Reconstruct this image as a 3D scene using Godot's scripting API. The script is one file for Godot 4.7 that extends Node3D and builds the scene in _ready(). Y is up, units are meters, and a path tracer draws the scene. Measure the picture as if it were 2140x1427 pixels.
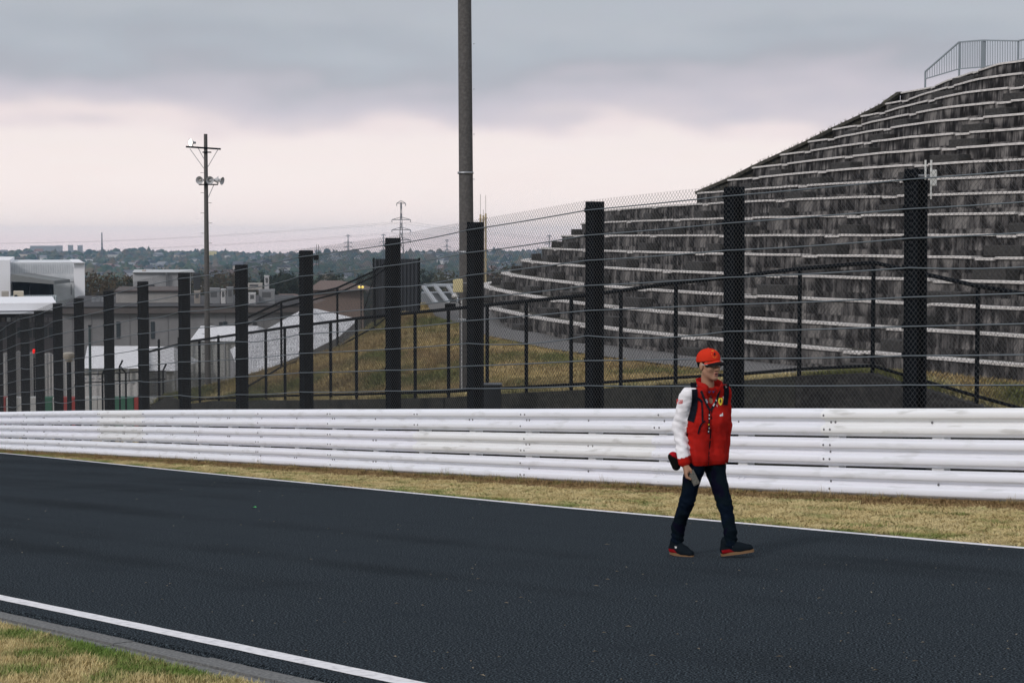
extends Node3D
# A race circuit under heavy cloud: track, guard rail, debris fence, terraced stand, a person walking.
# Pixel positions below are in the 2140 x 1427 photograph; a pixel gives a direction, the distance comes
# from the ground or from the thing it touches. The camera stands at the origin, looking along -Z.
const F := 4000.0
const PITCH := 0.054571
var rng := RandomNumberGenerator.new()
var used := {}
var M := {}

func ray(x: float, y: float) -> Vector3:
	return Vector3((x - 1070.0) / F, -(y - 713.5) / F, -1.0).rotated(Vector3.RIGHT, -PITCH)
func P(x: float, y: float, d: float) -> Vector3:
	var r := ray(x, y)
	return r * (d / -r.z)
func PY(x: float, yy: float, d: float) -> Vector3:      # the column x at distance d, at height yy
	var r := ray(x, 600.0)
	var p := r * (d / -r.z)
	return Vector3(p.x, yy, p.z)

# ---- the track's surface: a runs along the track (to the right), c across it (towards the camera)
const UA := Vector2(0.6, 0.8)
const VC := Vector2(-0.8, 0.6)
const BO := Vector2(0.0, -28.6)
func ac(x: float, z: float) -> Vector2:
	var r := Vector2(x, z) - BO
	return Vector2(r.dot(UA), r.dot(VC))
func gac(a: float, c: float) -> float:
	return -3.65038 + 0.0741386 * a - 0.000148207 * a * a + 0.0239251 * c
func G(x: float, z: float) -> float:
	var q := ac(x, z)
	return gac(q.x, q.y)
func W(a: float, c: float, h := 0.0) -> Vector3:
	var p := BO + UA * a + VC * c
	return Vector3(p.x, gac(a, c) + h, p.y)
func on_track(x: float, y: float) -> Vector3:
	var r := ray(x, y)
	var lo := 2.0
	var hi := 120.0
	for i in 50:
		var m := (lo + hi) * 0.5
		var p := r * m
		if p.y > G(p.x, p.z): lo = m
		else: hi = m
	return r * lo
func lerp_table(t: Array, x: float) -> float:
	var n := t.size()
	if x <= t[0][0]:
		return t[0][1] + (x - t[0][0]) * (t[1][1] - t[0][1]) / (t[1][0] - t[0][0])
	for i in n - 1:
		if x <= t[i + 1][0]:
			var p0: float = t[maxi(i - 1, 0)][1]
			var p1: float = t[i][1]
			var p2: float = t[i + 1][1]
			var p3: float = t[mini(i + 2, n - 1)][1]
			var h: float = t[i + 1][0] - t[i][0]
			var m1: float = (p2 - p0) / maxf(t[i + 1][0] - t[maxi(i - 1, 0)][0], 0.001) * h
			var m2: float = (p3 - p1) / maxf(t[mini(i + 2, n - 1)][0] - t[i][0], 0.001) * h
			var f: float = (x - t[i][0]) / h
			var f2 := f * f
			var f3 := f2 * f
			return p1 * (2 * f3 - 3 * f2 + 1) + m1 * (f3 - 2 * f2 + f) + p2 * (-2 * f3 + 3 * f2) + m2 * (f3 - f2)
	return t[n - 1][1] + (x - t[n - 1][0]) * (t[n - 1][1] - t[n - 2][1]) / (t[n - 1][0] - t[n - 2][0])
func lin_table(t: Array, x: float) -> float:
	var n := t.size()
	for i in n - 1:
		if x <= t[i + 1][0] or i == n - 2:
			var f: float = (x - t[i][0]) / (t[i + 1][0] - t[i][0])
			return lerpf(t[i][1], t[i + 1][1], f)
	return 0.0
const RAIL := [[-60.0, -9.4], [-42.0, -5.4], [-27.44, -2.99], [-18.84, -1.89], [-12.58, -1.15], [-5.82, -0.47], [-3.07, -0.24], [0.69, -0.01], [3.64, 0.07], [5.46, 0.07], [7.55, -0.01], [9.31, -0.17], [16.0, -1.1], [24.0, -2.9], [40.0, -8.0]]
const FARLINE := [[-60.0, -9.0], [-42.0, -5.2], [-25.41, -2.18], [-8.21, 1.1], [3.99, 2.99], [9.01, 3.55], [12.48, 3.87], [20.0, 4.3], [40.0, 4.6]]
func c_rail(a: float) -> float: return lerp_table(RAIL, a)
func c_far(a: float) -> float: return lerp_table(FARLINE, a)
func c_near(a: float) -> float:
	return 11.63 if a > 6.0 else 11.63 - 0.0035 * (6.0 - a) * (6.0 - a)

# ---- naming and committing
func numbered(called: String) -> String:
	if not used.has(called):
		used[called] = 0
		return called
	used[called] += 1
	return "%s_%03d" % [called, used[called]]
func tag(o: Node, label: String, category: String, group := "", kind := "") -> Node:
	if label: o.set_meta("label", label)
	if category: o.set_meta("category", category)
	if group: o.set_meta("group", group)
	if kind: o.set_meta("kind", kind)
	return o
func thing(called: String, at: Vector3, label: String, category: String, group := "", turn := 0.0) -> Node3D:
	var o := Node3D.new()
	o.name = numbered(called)
	add_child(o)
	o.position = at
	o.rotation.y = turn
	tag(o, label, category, group)
	return o
func obj(called: String, mesh: Mesh, m: Material, parent: Node = null, at := Vector3.ZERO) -> MeshInstance3D:
	var o := MeshInstance3D.new()
	o.name = numbered(called) if parent == null else called
	o.mesh = mesh
	if m: o.material_override = m
	o.position = at
	if parent == null: add_child(o, true)
	else: parent.add_child(o, true)
	return o
func struct(called: String, mesh: Mesh, m: Material, label: String) -> MeshInstance3D:
	var o := obj(called, mesh, m)
	tag(o, label, called.replace("_", " ").get_slice(" ", 0), "", "structure")
	return o

# ---- mesh helpers
func new_st() -> SurfaceTool:
	var st := SurfaceTool.new()
	st.begin(Mesh.PRIMITIVE_TRIANGLES)
	return st
func done(st: SurfaceTool, tang := false) -> ArrayMesh:
	st.generate_normals()
	if tang: st.generate_tangents()
	return st.commit()
func v3(st: SurfaceTool, p: Vector3, uv := Vector2.ZERO) -> void:
	st.set_uv(uv)
	st.add_vertex(p)
func quad(st: SurfaceTool, a: Vector3, b: Vector3, c: Vector3, d: Vector3, ua := Vector2.ZERO, ub := Vector2(1, 0), uc := Vector2(1, 1), ud := Vector2(0, 1)) -> void:
	v3(st, a, ua); v3(st, b, ub); v3(st, c, uc)
	v3(st, a, ua); v3(st, c, uc); v3(st, d, ud)
func flat(st: SurfaceTool) -> void: st.set_smooth_group(-1)
# a box with bevelled upright and level edges
func box(st: SurfaceTool, at: Vector3, size: Vector3, basis := Basis.IDENTITY, bev := 0.0) -> void:
	st.set_smooth_group(-1)
	var h := size * 0.5
	if bev <= 0.0:
		var c: Array[Vector3] = []
		for i in 8:
			c.append(at + basis * Vector3(h.x * (1 if i & 1 else -1), h.y * (1 if i & 2 else -1), h.z * (1 if i & 4 else -1)))
		for f in [[0, 2, 3, 1], [4, 5, 7, 6], [0, 4, 6, 2], [1, 3, 7, 5], [2, 6, 7, 3], [0, 1, 5, 4]]:
			quad(st, c[f[0]], c[f[1]], c[f[2]], c[f[3]])
		return
	var b := minf(bev, minf(h.x, minf(h.y, h.z)) * 0.9)
	# six faces, twelve edge strips, eight corners
	for ax in 3:
		for s in [-1.0, 1.0]:
			var u := (ax + 1) % 3
			var v := (ax + 2) % 3
			var q: Array[Vector3] = []
			for k in [[-1, -1], [1, -1], [1, 1], [-1, 1]]:
				var p := Vector3.ZERO
				p[ax] = h[ax] * s
				p[u] = (h[u] - b) * k[0]
				p[v] = (h[v] - b) * k[1]
				q.append(at + basis * p)
			quad(st, q[0], q[1], q[2], q[3])
	for ax in 3:
		var u := (ax + 1) % 3
		var v := (ax + 2) % 3
		for k in [[-1, -1], [1, -1], [1, 1], [-1, 1]]:
			var e: Array[Vector3] = []
			for w in [[-1, 0], [1, 0], [1, 1], [-1, 1]]:
				var p := Vector3.ZERO
				p[ax] = (h[ax] - b) * w[0]
				p[u] = (h[u] - (b if w[1] == 0 else 0.0)) * k[0]
				p[v] = (h[v] - (0.0 if w[1] == 0 else b)) * k[1]
				e.append(at + basis * p)
			quad(st, e[0], e[1], e[2], e[3])
	for i in 8:
		var s := Vector3(1 if i & 1 else -1, 1 if i & 2 else -1, 1 if i & 4 else -1)
		v3(st, at + basis * (Vector3(h.x, h.y - b, h.z - b) * s))
		v3(st, at + basis * (Vector3(h.x - b, h.y, h.z - b) * s))
		v3(st, at + basis * (Vector3(h.x - b, h.y - b, h.z) * s))
func box_mesh(size: Vector3, bev := 0.01, at := Vector3.ZERO) -> ArrayMesh:
	var st := new_st()
	box(st, at, size, Basis.IDENTITY, bev)
	return done(st)
# a box between two points (a bar), w wide and t thick
func bar(st: SurfaceTool, a: Vector3, b: Vector3, w: float, t: float, up := Vector3.UP, bev := 0.0) -> void:
	var y := (b - a).normalized()
	var x := y.cross(up)
	if x.length() < 0.05: x = y.cross(Vector3.RIGHT)
	x = x.normalized()
	var z := x.cross(y).normalized()
	box(st, (a + b) * 0.5, Vector3(w, a.distance_to(b), t), Basis(x, y, z), bev)
func tube(st: SurfaceTool, pts: Array, r: float, sides := 6, r2 := -1.0, cap := true) -> void:
	var n := pts.size()
	if r2 < 0.0: r2 = r
	var rings := []
	var side := Vector3.ZERO
	for i in n:
		var t: Vector3 = ((pts[mini(i + 1, n - 1)] as Vector3) - (pts[maxi(i - 1, 0)] as Vector3)).normalized()
		if side == Vector3.ZERO:
			side = t.cross(Vector3.UP)
			if side.length() < 0.1: side = t.cross(Vector3.RIGHT)
		side = (side - t * side.dot(t)).normalized()
		var up := side.cross(t)
		var rr := lerpf(r, r2, float(i) / maxf(n - 1, 1))
		var ring := []
		for k in sides:
			var an := TAU * k / sides
			ring.append((pts[i] as Vector3) + (side * cos(an) + up * sin(an)) * rr)
		rings.append(ring)
	st.set_smooth_group(0)
	for i in n - 1:
		for k in sides:
			var k2 := (k + 1) % sides
			quad(st, rings[i][k], rings[i][k2], rings[i + 1][k2], rings[i + 1][k], Vector2(float(k) / sides, i), Vector2(float(k + 1) / sides, i), Vector2(float(k + 1) / sides, i + 1), Vector2(float(k) / sides, i + 1))
	if cap and sides > 3:
		st.set_smooth_group(-1)
		for e in [0, n - 1]:
			for k in range(1, sides - 1):
				v3(st, rings[e][0]); v3(st, rings[e][k]); v3(st, rings[e][k + 1])
func tube_mesh(pts: Array, r: float, sides := 8, r2 := -1.0) -> ArrayMesh:
	var st := new_st()
	tube(st, pts, r, sides, r2)
	return done(st)
# turned about the axis from base along dir: profile of [height, radius]
func lathe(st: SurfaceTool, base: Vector3, dir: Vector3, prof: Array, sides := 20) -> void:
	st.set_smooth_group(0)
	var y := dir.normalized()
	var x := y.cross(Vector3.UP)
	if x.length() < 0.1: x = y.cross(Vector3.RIGHT)
	x = x.normalized()
	var z := x.cross(y)
	for i in prof.size() - 1:
		for k in sides:
			var a0 := TAU * k / sides
			var a1 := TAU * (k + 1) / sides
			var e0 := x * cos(a0) + z * sin(a0)
			var e1 := x * cos(a1) + z * sin(a1)
			var p0: Array = prof[i]
			var p1: Array = prof[i + 1]
			quad(st, base + y * p0[0] + e0 * p0[1], base + y * p0[0] + e1 * p0[1], base + y * p1[0] + e1 * p1[1], base + y * p1[0] + e0 * p1[1])
# a closed outline (x, y) pushed through dep along z
func prism(st: SurfaceTool, outline: PackedVector2Array, xf: Transform3D, dep: float) -> void:
	st.set_smooth_group(-1)
	var tri := Geometry2D.triangulate_polygon(outline)
	for z in [-dep * 0.5, dep * 0.5]:
		for i in tri:
			v3(st, xf * Vector3(outline[i].x, outline[i].y, z), outline[i])
	var n := outline.size()
	for i in n:
		var p := outline[i]
		var q := outline[(i + 1) % n]
		quad(st, xf * Vector3(p.x, p.y, -dep * 0.5), xf * Vector3(q.x, q.y, -dep * 0.5), xf * Vector3(q.x, q.y, dep * 0.5), xf * Vector3(p.x, p.y, dep * 0.5))

# ---- materials (linear base colours)
func lin(r: float, g: float, b: float) -> Color:
	return Color(r, g, b).linear_to_srgb()
func mat(r: float, g: float, b: float, rough := 0.8, metal := 0.0, spec := 0.5) -> StandardMaterial3D:
	var m := StandardMaterial3D.new()
	m.albedo_color = lin(r, g, b)
	m.roughness = rough
	m.metallic = metal
	m.metallic_specular = spec
	return m
func noise(freq: float, seed_: int, oct := 4, type := FastNoiseLite.TYPE_SIMPLEX_SMOOTH) -> FastNoiseLite:
	var n := FastNoiseLite.new()
	n.seed = seed_
	n.frequency = freq
	n.noise_type = type
	n.fractal_octaves = oct
	return n
func ramp(cols: Array) -> Gradient:      # [[offset, r, g, b], ...] linear colours
	var g := Gradient.new()
	var off := PackedFloat32Array()
	var cc := PackedColorArray()
	for c in cols:
		off.append(c[0])
		cc.append(lin(c[1], c[2], c[3]))
	g.offsets = off
	g.colors = cc
	return g
func ntex(n: FastNoiseLite, size: int, cols: Array) -> NoiseTexture2D:
	var t := NoiseTexture2D.new()
	t.noise = n
	t.width = size
	t.height = size
	t.seamless = true
	t.color_ramp = ramp(cols)
	return t
func nrm(n: FastNoiseLite, size: int, strength: float) -> NoiseTexture2D:
	var t := NoiseTexture2D.new()
	t.noise = n
	t.width = size
	t.height = size
	t.seamless = true
	t.as_normal_map = true
	t.bump_strength = strength
	return t
func tri(m: StandardMaterial3D, scale: float) -> StandardMaterial3D:
	m.uv1_triplanar = true
	m.uv1_world_triplanar = true
	m.uv1_scale = Vector3.ONE * scale
	return m
func mottled(cols: Array, freq: float, size_m: float, seed_: int, rough := 0.85) -> StandardMaterial3D:
	var m := StandardMaterial3D.new()
	m.roughness = rough
	m.albedo_texture = ntex(noise(freq, seed_, 5), 512, cols)
	return tri(m, 1.0 / size_m)

# images made by rows of noise: grey values 0..255 of a seamless noise picture stretched to w x h
func grey(w: int, h: int, nw: int, nh: int, freq: float, seed_: int, oct := 4) -> PackedByteArray:
	var im := noise(freq, seed_, oct).get_seamless_image(nw, nh)
	im.convert(Image.FORMAT_L8)
	im.resize(w, h, Image.INTERPOLATE_CUBIC)
	return im.get_data()
func tex_rgb(w: int, h: int, data: PackedByteArray) -> ImageTexture:
	return ImageTexture.create_from_image(Image.create_from_data(w, h, false, Image.FORMAT_RGB8, data))
func s8(l: float) -> int:
	l = clampf(l, 0.0, 1.0)
	return int(255.0 * (12.92 * l if l < 0.0031308 else 1.055 * pow(l, 1.0 / 2.4) - 0.055) + 0.5)

func make_sky() -> PanoramaSkyMaterial:
	var w := 2048
	var h := 1024
	var big := grey(w, h, 512, 2048, 0.030, 11, 4)       # soft masses, stretched along the horizon
	var wisp := grey(w, h, 1024, 2048, 0.065, 12, 4)
	# [elevation in degrees, r, g, b]
	var bands := [[-90.0, 245, 227, 226], [-0.05, 245, 227, 226], [0.15, 249, 234, 231], [0.5, 245, 232, 229], [1.7, 245, 234, 231], [2.8, 241, 231, 229], [3.25, 233, 221, 222], [3.6, 211, 204, 210], [4.1, 199, 195, 204], [4.6, 186, 185, 194], [4.95, 174, 177, 186], [5.6, 175, 181, 190], [6.3, 180, 185, 193], [7.5, 177, 183, 192], [14.0, 186, 190, 200], [40.0, 204, 207, 214], [90.0, 210, 212, 218]]
	var lut := PackedFloat32Array()
	lut.resize(2048 * 3)
	for i in 2048:                                         # table over -10 .. +30 degrees, warped by the clouds below
		var e := -10.0 + 40.0 * i / 2047.0
		var j := 0
		while j < bands.size() - 2 and e > bands[j + 1][0]: j += 1
		var f := clampf((e - bands[j][0]) / (bands[j + 1][0] - bands[j][0]), 0.0, 1.0)
		for k in 3: lut[i * 3 + k] = lerpf(bands[j][k + 1], bands[j + 1][k + 1], f)
	var data := PackedByteArray()
	data.resize(w * h * 3)
	for y in h:
		var e := 90.0 - 180.0 * (y + 0.5) / h
		var row := y * w
		if e < -8.0 or e > 26.0:
			var j := 0
			while j < bands.size() - 2 and e > bands[j + 1][0]: j += 1
			var f := clampf((e - bands[j][0]) / (bands[j + 1][0] - bands[j][0]), 0.0, 1.0)
			var r := lerpf(bands[j][1], bands[j + 1][1], f)
			var g := lerpf(bands[j][2], bands[j + 1][2], f)
			var b := lerpf(bands[j][3], bands[j + 1][3], f)
			for x in w:
				var o := (row + x) * 3
				var t := 0.0 if e < 0 else (big[row + x] - 128) * 0.11
				data[o] = int(clampf(r + t, 0, 255)); data[o + 1] = int(clampf(g + t, 0, 255)); data[o + 2] = int(clampf(b + t, 0, 255))
			continue
		var up := clampf(e, 0.0, 4.0)
		var amp := clampf((e - 0.3) * 0.4, 0.0, 1.0)
		for x in w:
			var a := big[row + x] - 128.0
			var s := wisp[row + x] - 128.0
			var ee := e + amp * (a * 0.0075 + s * 0.0050)
			var i := clampi(int((ee + 10.0) / 40.0 * 2047.0), 0, 2047) * 3
			var t := amp * (s * 0.020 + a * 0.035)
			var o := (row + x) * 3
			data[o] = int(clampf(lut[i] + t, 0, 255)); data[o + 1] = int(clampf(lut[i + 1] + t, 0, 255)); data[o + 2] = int(clampf(lut[i + 2] + t, 0, 255))
	var m := PanoramaSkyMaterial.new()
	m.panorama = tex_rgb(w, h, data)
	return m

func _ready() -> void:
	rng.seed = 20141
	# ---- camera
	var cam := Camera3D.new()
	cam.name = "camera"
	cam.fov = 20.2236
	cam.near = 0.1
	cam.far = 60000.0
	cam.rotation.x = -PITCH
	add_child(cam)
	cam.current = true
	# ---- sky and sun
	var env := Environment.new()
	env.background_mode = Environment.BG_SKY
	env.sky = Sky.new()
	env.sky.sky_material = make_sky()
	env.tonemap_mode = Environment.TONE_MAPPER_LINEAR
	env.tonemap_exposure = 1.07
	env.sdfgi_enabled = true
	env.ssao_enabled = true
	env.ssil_enabled = true
	env.fog_enabled = true
	env.fog_density = 0.00012
	env.fog_light_color = Color(0.70, 0.83, 0.95)
	var we := WorldEnvironment.new()
	we.name = "environment"
	we.environment = env
	add_child(we)
	var sun := DirectionalLight3D.new()
	sun.name = "sun"
	sun.light_color = Color(1.0, 0.965, 0.95)
	sun.light_energy = 0.5
	sun.light_angular_distance = 14.0
	sun.shadow_enabled = true
	add_child(sun)
	sun.look_at_from_position(Vector3(-9, 8.5, 10), Vector3.ZERO)
	print("sky ", Time.get_ticks_msec())
	make_materials()
	build_ground()
	print("ground ", Time.get_ticks_msec())
	build_rail()
	build_fence()
	build_inner_fence()
	print("fences ", Time.get_ticks_msec())
	build_terraces()
	print("terraces ", Time.get_ticks_msec())
	build_hill_things()
	build_buildings()
	build_far()
	print("far ", Time.get_ticks_msec())
	build_person()
	print("person ", Time.get_ticks_msec())
	build_grass()
	print("grass ", Time.get_ticks_msec())

func make_materials() -> void:
	# asphalt: fine stones; patches and tyre streaks come from vertex colours
	var m := StandardMaterial3D.new()
	m.albedo_texture = ntex(noise(0.12, 3, 4), 1024, [[0.0, 0.004, 0.005, 0.006], [0.34, 0.013, 0.014, 0.016], [0.48, 0.035, 0.038, 0.043], [0.60, 0.068, 0.073, 0.080], [0.72, 0.13, 0.135, 0.142], [1.0, 0.30, 0.30, 0.30]])
	m.normal_enabled = true
	m.normal_texture = nrm(noise(0.17, 3, 3), 1024, 5.0)
	m.normal_scale = 1.0
	m.roughness = 0.9
	m.metallic_specular = 0.12
	m.albedo_color = lin(0.63, 0.77, 0.85)
	m.uv1_scale = Vector3(0.45, 0.45, 1)
	m.vertex_color_use_as_albedo = true
	M.asphalt = m
	m = mottled([[0.0, 0.48, 0.48, 0.50], [0.45, 0.74, 0.74, 0.76], [1.0, 0.84, 0.84, 0.85]], 0.03, 1.3, 5, 0.6)
	M.line = m
	M.gutter = mottled([[0.0, 0.06, 0.065, 0.065], [0.45, 0.12, 0.125, 0.125], [0.7, 0.17, 0.172, 0.168], [1.0, 0.26, 0.255, 0.24]], 0.06, 0.9, 6)
	M.soil = mottled([[0.0, 0.12, 0.09, 0.045], [0.5, 0.22, 0.17, 0.085], [1.0, 0.34, 0.27, 0.14]], 0.035, 1.2, 7, 0.95)
	M.bank = mottled([[0.0, 0.10, 0.085, 0.036], [0.5, 0.22, 0.165, 0.07], [1.0, 0.34, 0.26, 0.12]], 0.03, 3.0, 8, 0.95)
	M.path = mottled([[0.0, 0.095, 0.093, 0.092], [0.5, 0.14, 0.137, 0.135], [1.0, 0.20, 0.195, 0.19]], 0.05, 2.0, 9)
	# rail paints: three coats of different age, with scuffs drawn along the beam
	M.paint = []
	for i in 5:
		M.paint.append(rail_paint(i))
	M.bolt = mat(0.16, 0.16, 0.17, 0.5, 0.6)
	M.galv = mat(0.36, 0.38, 0.40, 0.45, 0.7)
	M.black_steel = mottled([[0.0, 0.004, 0.006, 0.008], [0.6, 0.008, 0.010, 0.013], [1.0, 0.018, 0.020, 0.022]], 0.05, 0.8, 14, 0.7)
	M.black_steel.metallic_specular = 0.08
	M.cable = mat(0.15, 0.18, 0.20, 0.5, 0.5)
	M.wire = mat(0.085, 0.09, 0.095, 0.6, 0.3)
	M.dark_wire = mat(0.05, 0.052, 0.055, 0.6, 0.3)
	M.wall_dark = mottled([[0.0, 0.010, 0.012, 0.011], [0.5, 0.024, 0.026, 0.022], [0.8, 0.045, 0.045, 0.038], [1.0, 0.10, 0.095, 0.08]], 0.03, 2.0, 15, 0.95)
	M.wall_mid = mottled([[0.0, 0.008, 0.009, 0.009], [0.5, 0.020, 0.021, 0.022], [1.0, 0.085, 0.082, 0.075]], 0.03, 2.0, 16, 0.95)
	M.pale_rail = mat(0.24, 0.28, 0.31, 0.5, 0.0)
	M.streaked = streaked()
	M.cap = mottled([[0.0, 0.28, 0.27, 0.26], [0.4, 0.52, 0.50, 0.48], [1.0, 0.70, 0.68, 0.66]], 0.03, 2.5, 17, 0.9)
	M.step = mottled([[0.0, 0.014, 0.014, 0.014], [0.5, 0.036, 0.035, 0.034], [0.85, 0.055, 0.053, 0.05], [1.0, 0.14, 0.13, 0.12]], 0.03, 1.6, 18, 0.95)
	M.tread = mottled([[0.0, 0.02, 0.022, 0.016], [0.5, 0.05, 0.048, 0.036], [1.0, 0.10, 0.09, 0.07]], 0.04, 2.0, 19, 0.95)
	M.coping = mottled([[0.0, 0.025, 0.026, 0.022], [0.5, 0.06, 0.058, 0.05], [1.0, 0.12, 0.11, 0.10]], 0.03, 2.0, 20, 0.9)
	M.coping.metallic_specular = 0.05
	M.pole = mottled([[0.0, 0.05, 0.049, 0.048], [0.5, 0.085, 0.082, 0.079], [1.0, 0.13, 0.125, 0.12]], 0.03, 1.2, 21, 0.85)

func rail_paint(i: int) -> StandardMaterial3D:
	var w := 1024
	var h := 256
	var stain := grey(w, h, 256, 256, 0.03, 30 + i, 5)
	var scuff := grey(w, h, 256, 96, 0.030, 40 + i, 5)
	var tones := [[0.79, 0.82, 0.88], [0.81, 0.83, 0.85], [0.78, 0.81, 0.87], [0.77, 0.79, 0.81], [0.80, 0.82, 0.89]]
	var dirt: float = [0.40, 0.65, 0.35, 0.9, 0.4][i]
	var t: Array = tones[i]
	var data := PackedByteArray()
	data.resize(w * h * 3)
	for k in w * h:
		var s := stain[k] / 255.0
		var c := scuff[k] / 255.0
		var d := clampf((c - 0.66) * 5.0, 0.0, 1.0) * dirt * 0.55 + clampf((s - 0.5) * 1.6, 0.0, 1.0) * 0.22 * dirt
		var y := 1.0 - 0.65 * d
		data[k * 3] = s8(t[0] * y); data[k * 3 + 1] = s8(t[1] * y * (1.0 - 0.02 * d)); data[k * 3 + 2] = s8(t[2] * y * (1.0 - 0.10 * d))
	var m := StandardMaterial3D.new()
	m.albedo_texture = tex_rgb(w, h, data)
	m.roughness = 0.42
	m.metallic_specular = 0.45
	return m

func streaked() -> StandardMaterial3D:
	# rain-streaked exposed concrete: u along the wall (8 m), v up it (one tier)
	var w := 2048
	var h := 128
	var s1 := grey(w, h, 1024, 12, 0.030, 51, 3)
	var s2 := grey(w, h, 1024, 10, 0.13, 52, 2)
	var bl := grey(w, h, 256, 16, 0.025, 53, 3)
	var fine := grey(w, h, w, h, 0.20, 54, 3)
	var data := PackedByteArray()
	data.resize(w * h * 3)
	for k in w * h:
		var a := s1[k] / 255.0
		var b := s2[k] / 255.0
		var c := bl[k] / 255.0
		var f := fine[k] / 255.0
		var clean := clampf((a * 0.70 + b * 0.35 + c * 0.80 + f * 0.20 - 0.70) * 1.5, 0.0, 1.0)
		var l := lerpf(0.014, 0.19, pow(clean, 1.9)) * (0.8 + 0.4 * f)
		data[k * 3] = s8(l * 1.02); data[k * 3 + 1] = s8(l * 0.975); data[k * 3 + 2] = s8(l * (0.93 + 0.08 * (1.0 - clean)))
	var m := StandardMaterial3D.new()
	m.albedo_texture = tex_rgb(w, h, data)
	m.roughness = 0.95
	m.metallic_specular = 0.25
	m.uv1_scale = Vector3(0.125, 1, 1)
	return m

# ---- hillside behind the fences: a smooth surface through known points
var hp: Array[Vector3] = []
var hw := PackedFloat64Array()
func add_hp(x: float, y: float, d: float) -> void: hp.append(P(x, y, d))
func kernel(r2: float) -> float: return 0.0 if r2 < 1e-9 else 0.5 * r2 * log(r2)
func solve_hill() -> void:
	for q in [[1826, 780, 27.4], [1672, 790, 28.2], [1553, 800, 28.8], [1415, 806, 29.8], [1226, 818, 32.0], [1056, 826, 33.3], [937, 834, 34.2], [744, 838, 37.2], [594, 840, 41.5], [500, 843, 44.7], [400, 848, 48.0], [310, 853, 53.0],
			[2043, 850, 25.7], [2140, 874, 24.6], [2400, 930, 23.0],
			[700, 786, 44.0], [800, 742, 48.0], [850, 694, 54.0], [835, 652, 60.0], [870, 640, 65.0], [783, 692, 57.0], [705, 730, 53.0], [620, 772, 48.5], [516, 816, 46.5], [1000, 740, 46.0], [900, 765, 43.0]]:
		add_hp(q[0], q[1], q[2])
	for q in [[7.9, -2.95, 40.0], [4.0, -2.95, 47.6], [2.4, -2.95, 51.0], [1.1, -2.95, 56.7], [-0.2, -2.93, 64.0], [-1.5, -2.85, 72.0], [11, -2.9, 34], [16, -2.9, 26], [2.6, -2.85, 43.5], [-0.6, -2.88, 54.5], [-2.0, -2.75, 60.0],
			[-3.0, -2.5, 72.0], [-4.6, -2.9, 66.0], [-6.2, -4.6, 62.0], [-7.6, -5.2, 56.0], [-9.6, -6.0, 55.0], [-6.0, -5.0, 72.0], [-9.0, -7.5, 72.0], [-12.0, -7.0, 58.0], [-15.0, -7.8, 66.0], [-14.0, -8.2, 80.0], [-4.0, -4.0, 86.0], [0.0, -3.6, 92.0], [-9.0, -9.0, 92.0], [12, -2.9, 60], [20, -2.9, 45], [16, -3, 90]]:
		hp.append(Vector3(q[0], q[1], -q[2]))
	var n := hp.size()
	var size := n + 3
	var A := []
	for i in size:
		var row := PackedFloat64Array()
		row.resize(size + 1)
		if i < n:
			for j in n: row[j] = kernel(Vector2(hp[i].x - hp[j].x, hp[i].z - hp[j].z).length_squared()) + (0.5 if i == j else 0.0)
			row[n] = 1; row[n + 1] = hp[i].x; row[n + 2] = hp[i].z
			row[size] = hp[i].y
		else:
			for j in n: row[j] = 1.0 if i == n else (hp[j].x if i == n + 1 else hp[j].z)
		A.append(row)
	for i in size:
		var p := i
		for r in range(i + 1, size):
			if absf(A[r][i]) > absf(A[p][i]): p = r
		var t = A[i]; A[i] = A[p]; A[p] = t
		for r in range(i + 1, size):
			var f: float = A[r][i] / A[i][i]
			if f == 0.0: continue
			for k in range(i, size + 1): A[r][k] -= f * A[i][k]
	hw.resize(size)
	for i in range(size - 1, -1, -1):
		var s: float = A[i][size]
		for k in range(i + 1, size): s -= A[i][k] * hw[k]
		hw[i] = s / A[i][i]
func hill_y(x: float, z: float) -> float:
	var n := hp.size()
	var y := hw[n] + hw[n + 1] * x + hw[n + 2] * z
	for i in n: y += hw[i] * kernel(Vector2(x - hp[i].x, z - hp[i].z).length_squared())
	return y
# the low retaining wall's line: z as a function of x
const WALLX := [[-16.0, -66.0], [-10.07, -53.0], [-8.04, -48.0], [-6.37, -44.7], [-4.94, -41.5], [-3.03, -37.2], [-1.14, -34.2], [-0.12, -33.3], [1.25, -32.0], [2.57, -29.8], [3.48, -28.8], [4.24, -28.2], [5.18, -27.4], [6.25, -25.7], [6.58, -24.6], [10.0, -18.0], [20.0, -6.0]]
func wall_z(x: float) -> float: return lin_table(WALLX, x)

func far_y(x: float, z: float) -> float:
	var d := Vector2(x, z).length()
	var y: float = lin_table([[0.0, -12.0], [45.0, -12.0], [60.0, -9.0], [90.0, -9.5], [120.0, -11.0], [300.0, -19.0], [800.0, -36.0], [1400.0, -48.0], [1900.0, -46.0], [2700.0, -40.0], [3300.0, -33.0], [3700.0, -36.0], [4600.0, -60.0], [40000.0, -66.0]], d)
	if d > 500.0 and d < 4600.0:
		var k := clampf((d - 500.0) / 900.0, 0.0, 1.0) * clampf((4600.0 - d) / 700.0, 0.0, 1.0)
		y += k * (M.fn1.get_noise_2d(x, z) * 8.0 + M.fn2.get_noise_2d(x, z) * 3.0)
	return y

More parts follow.
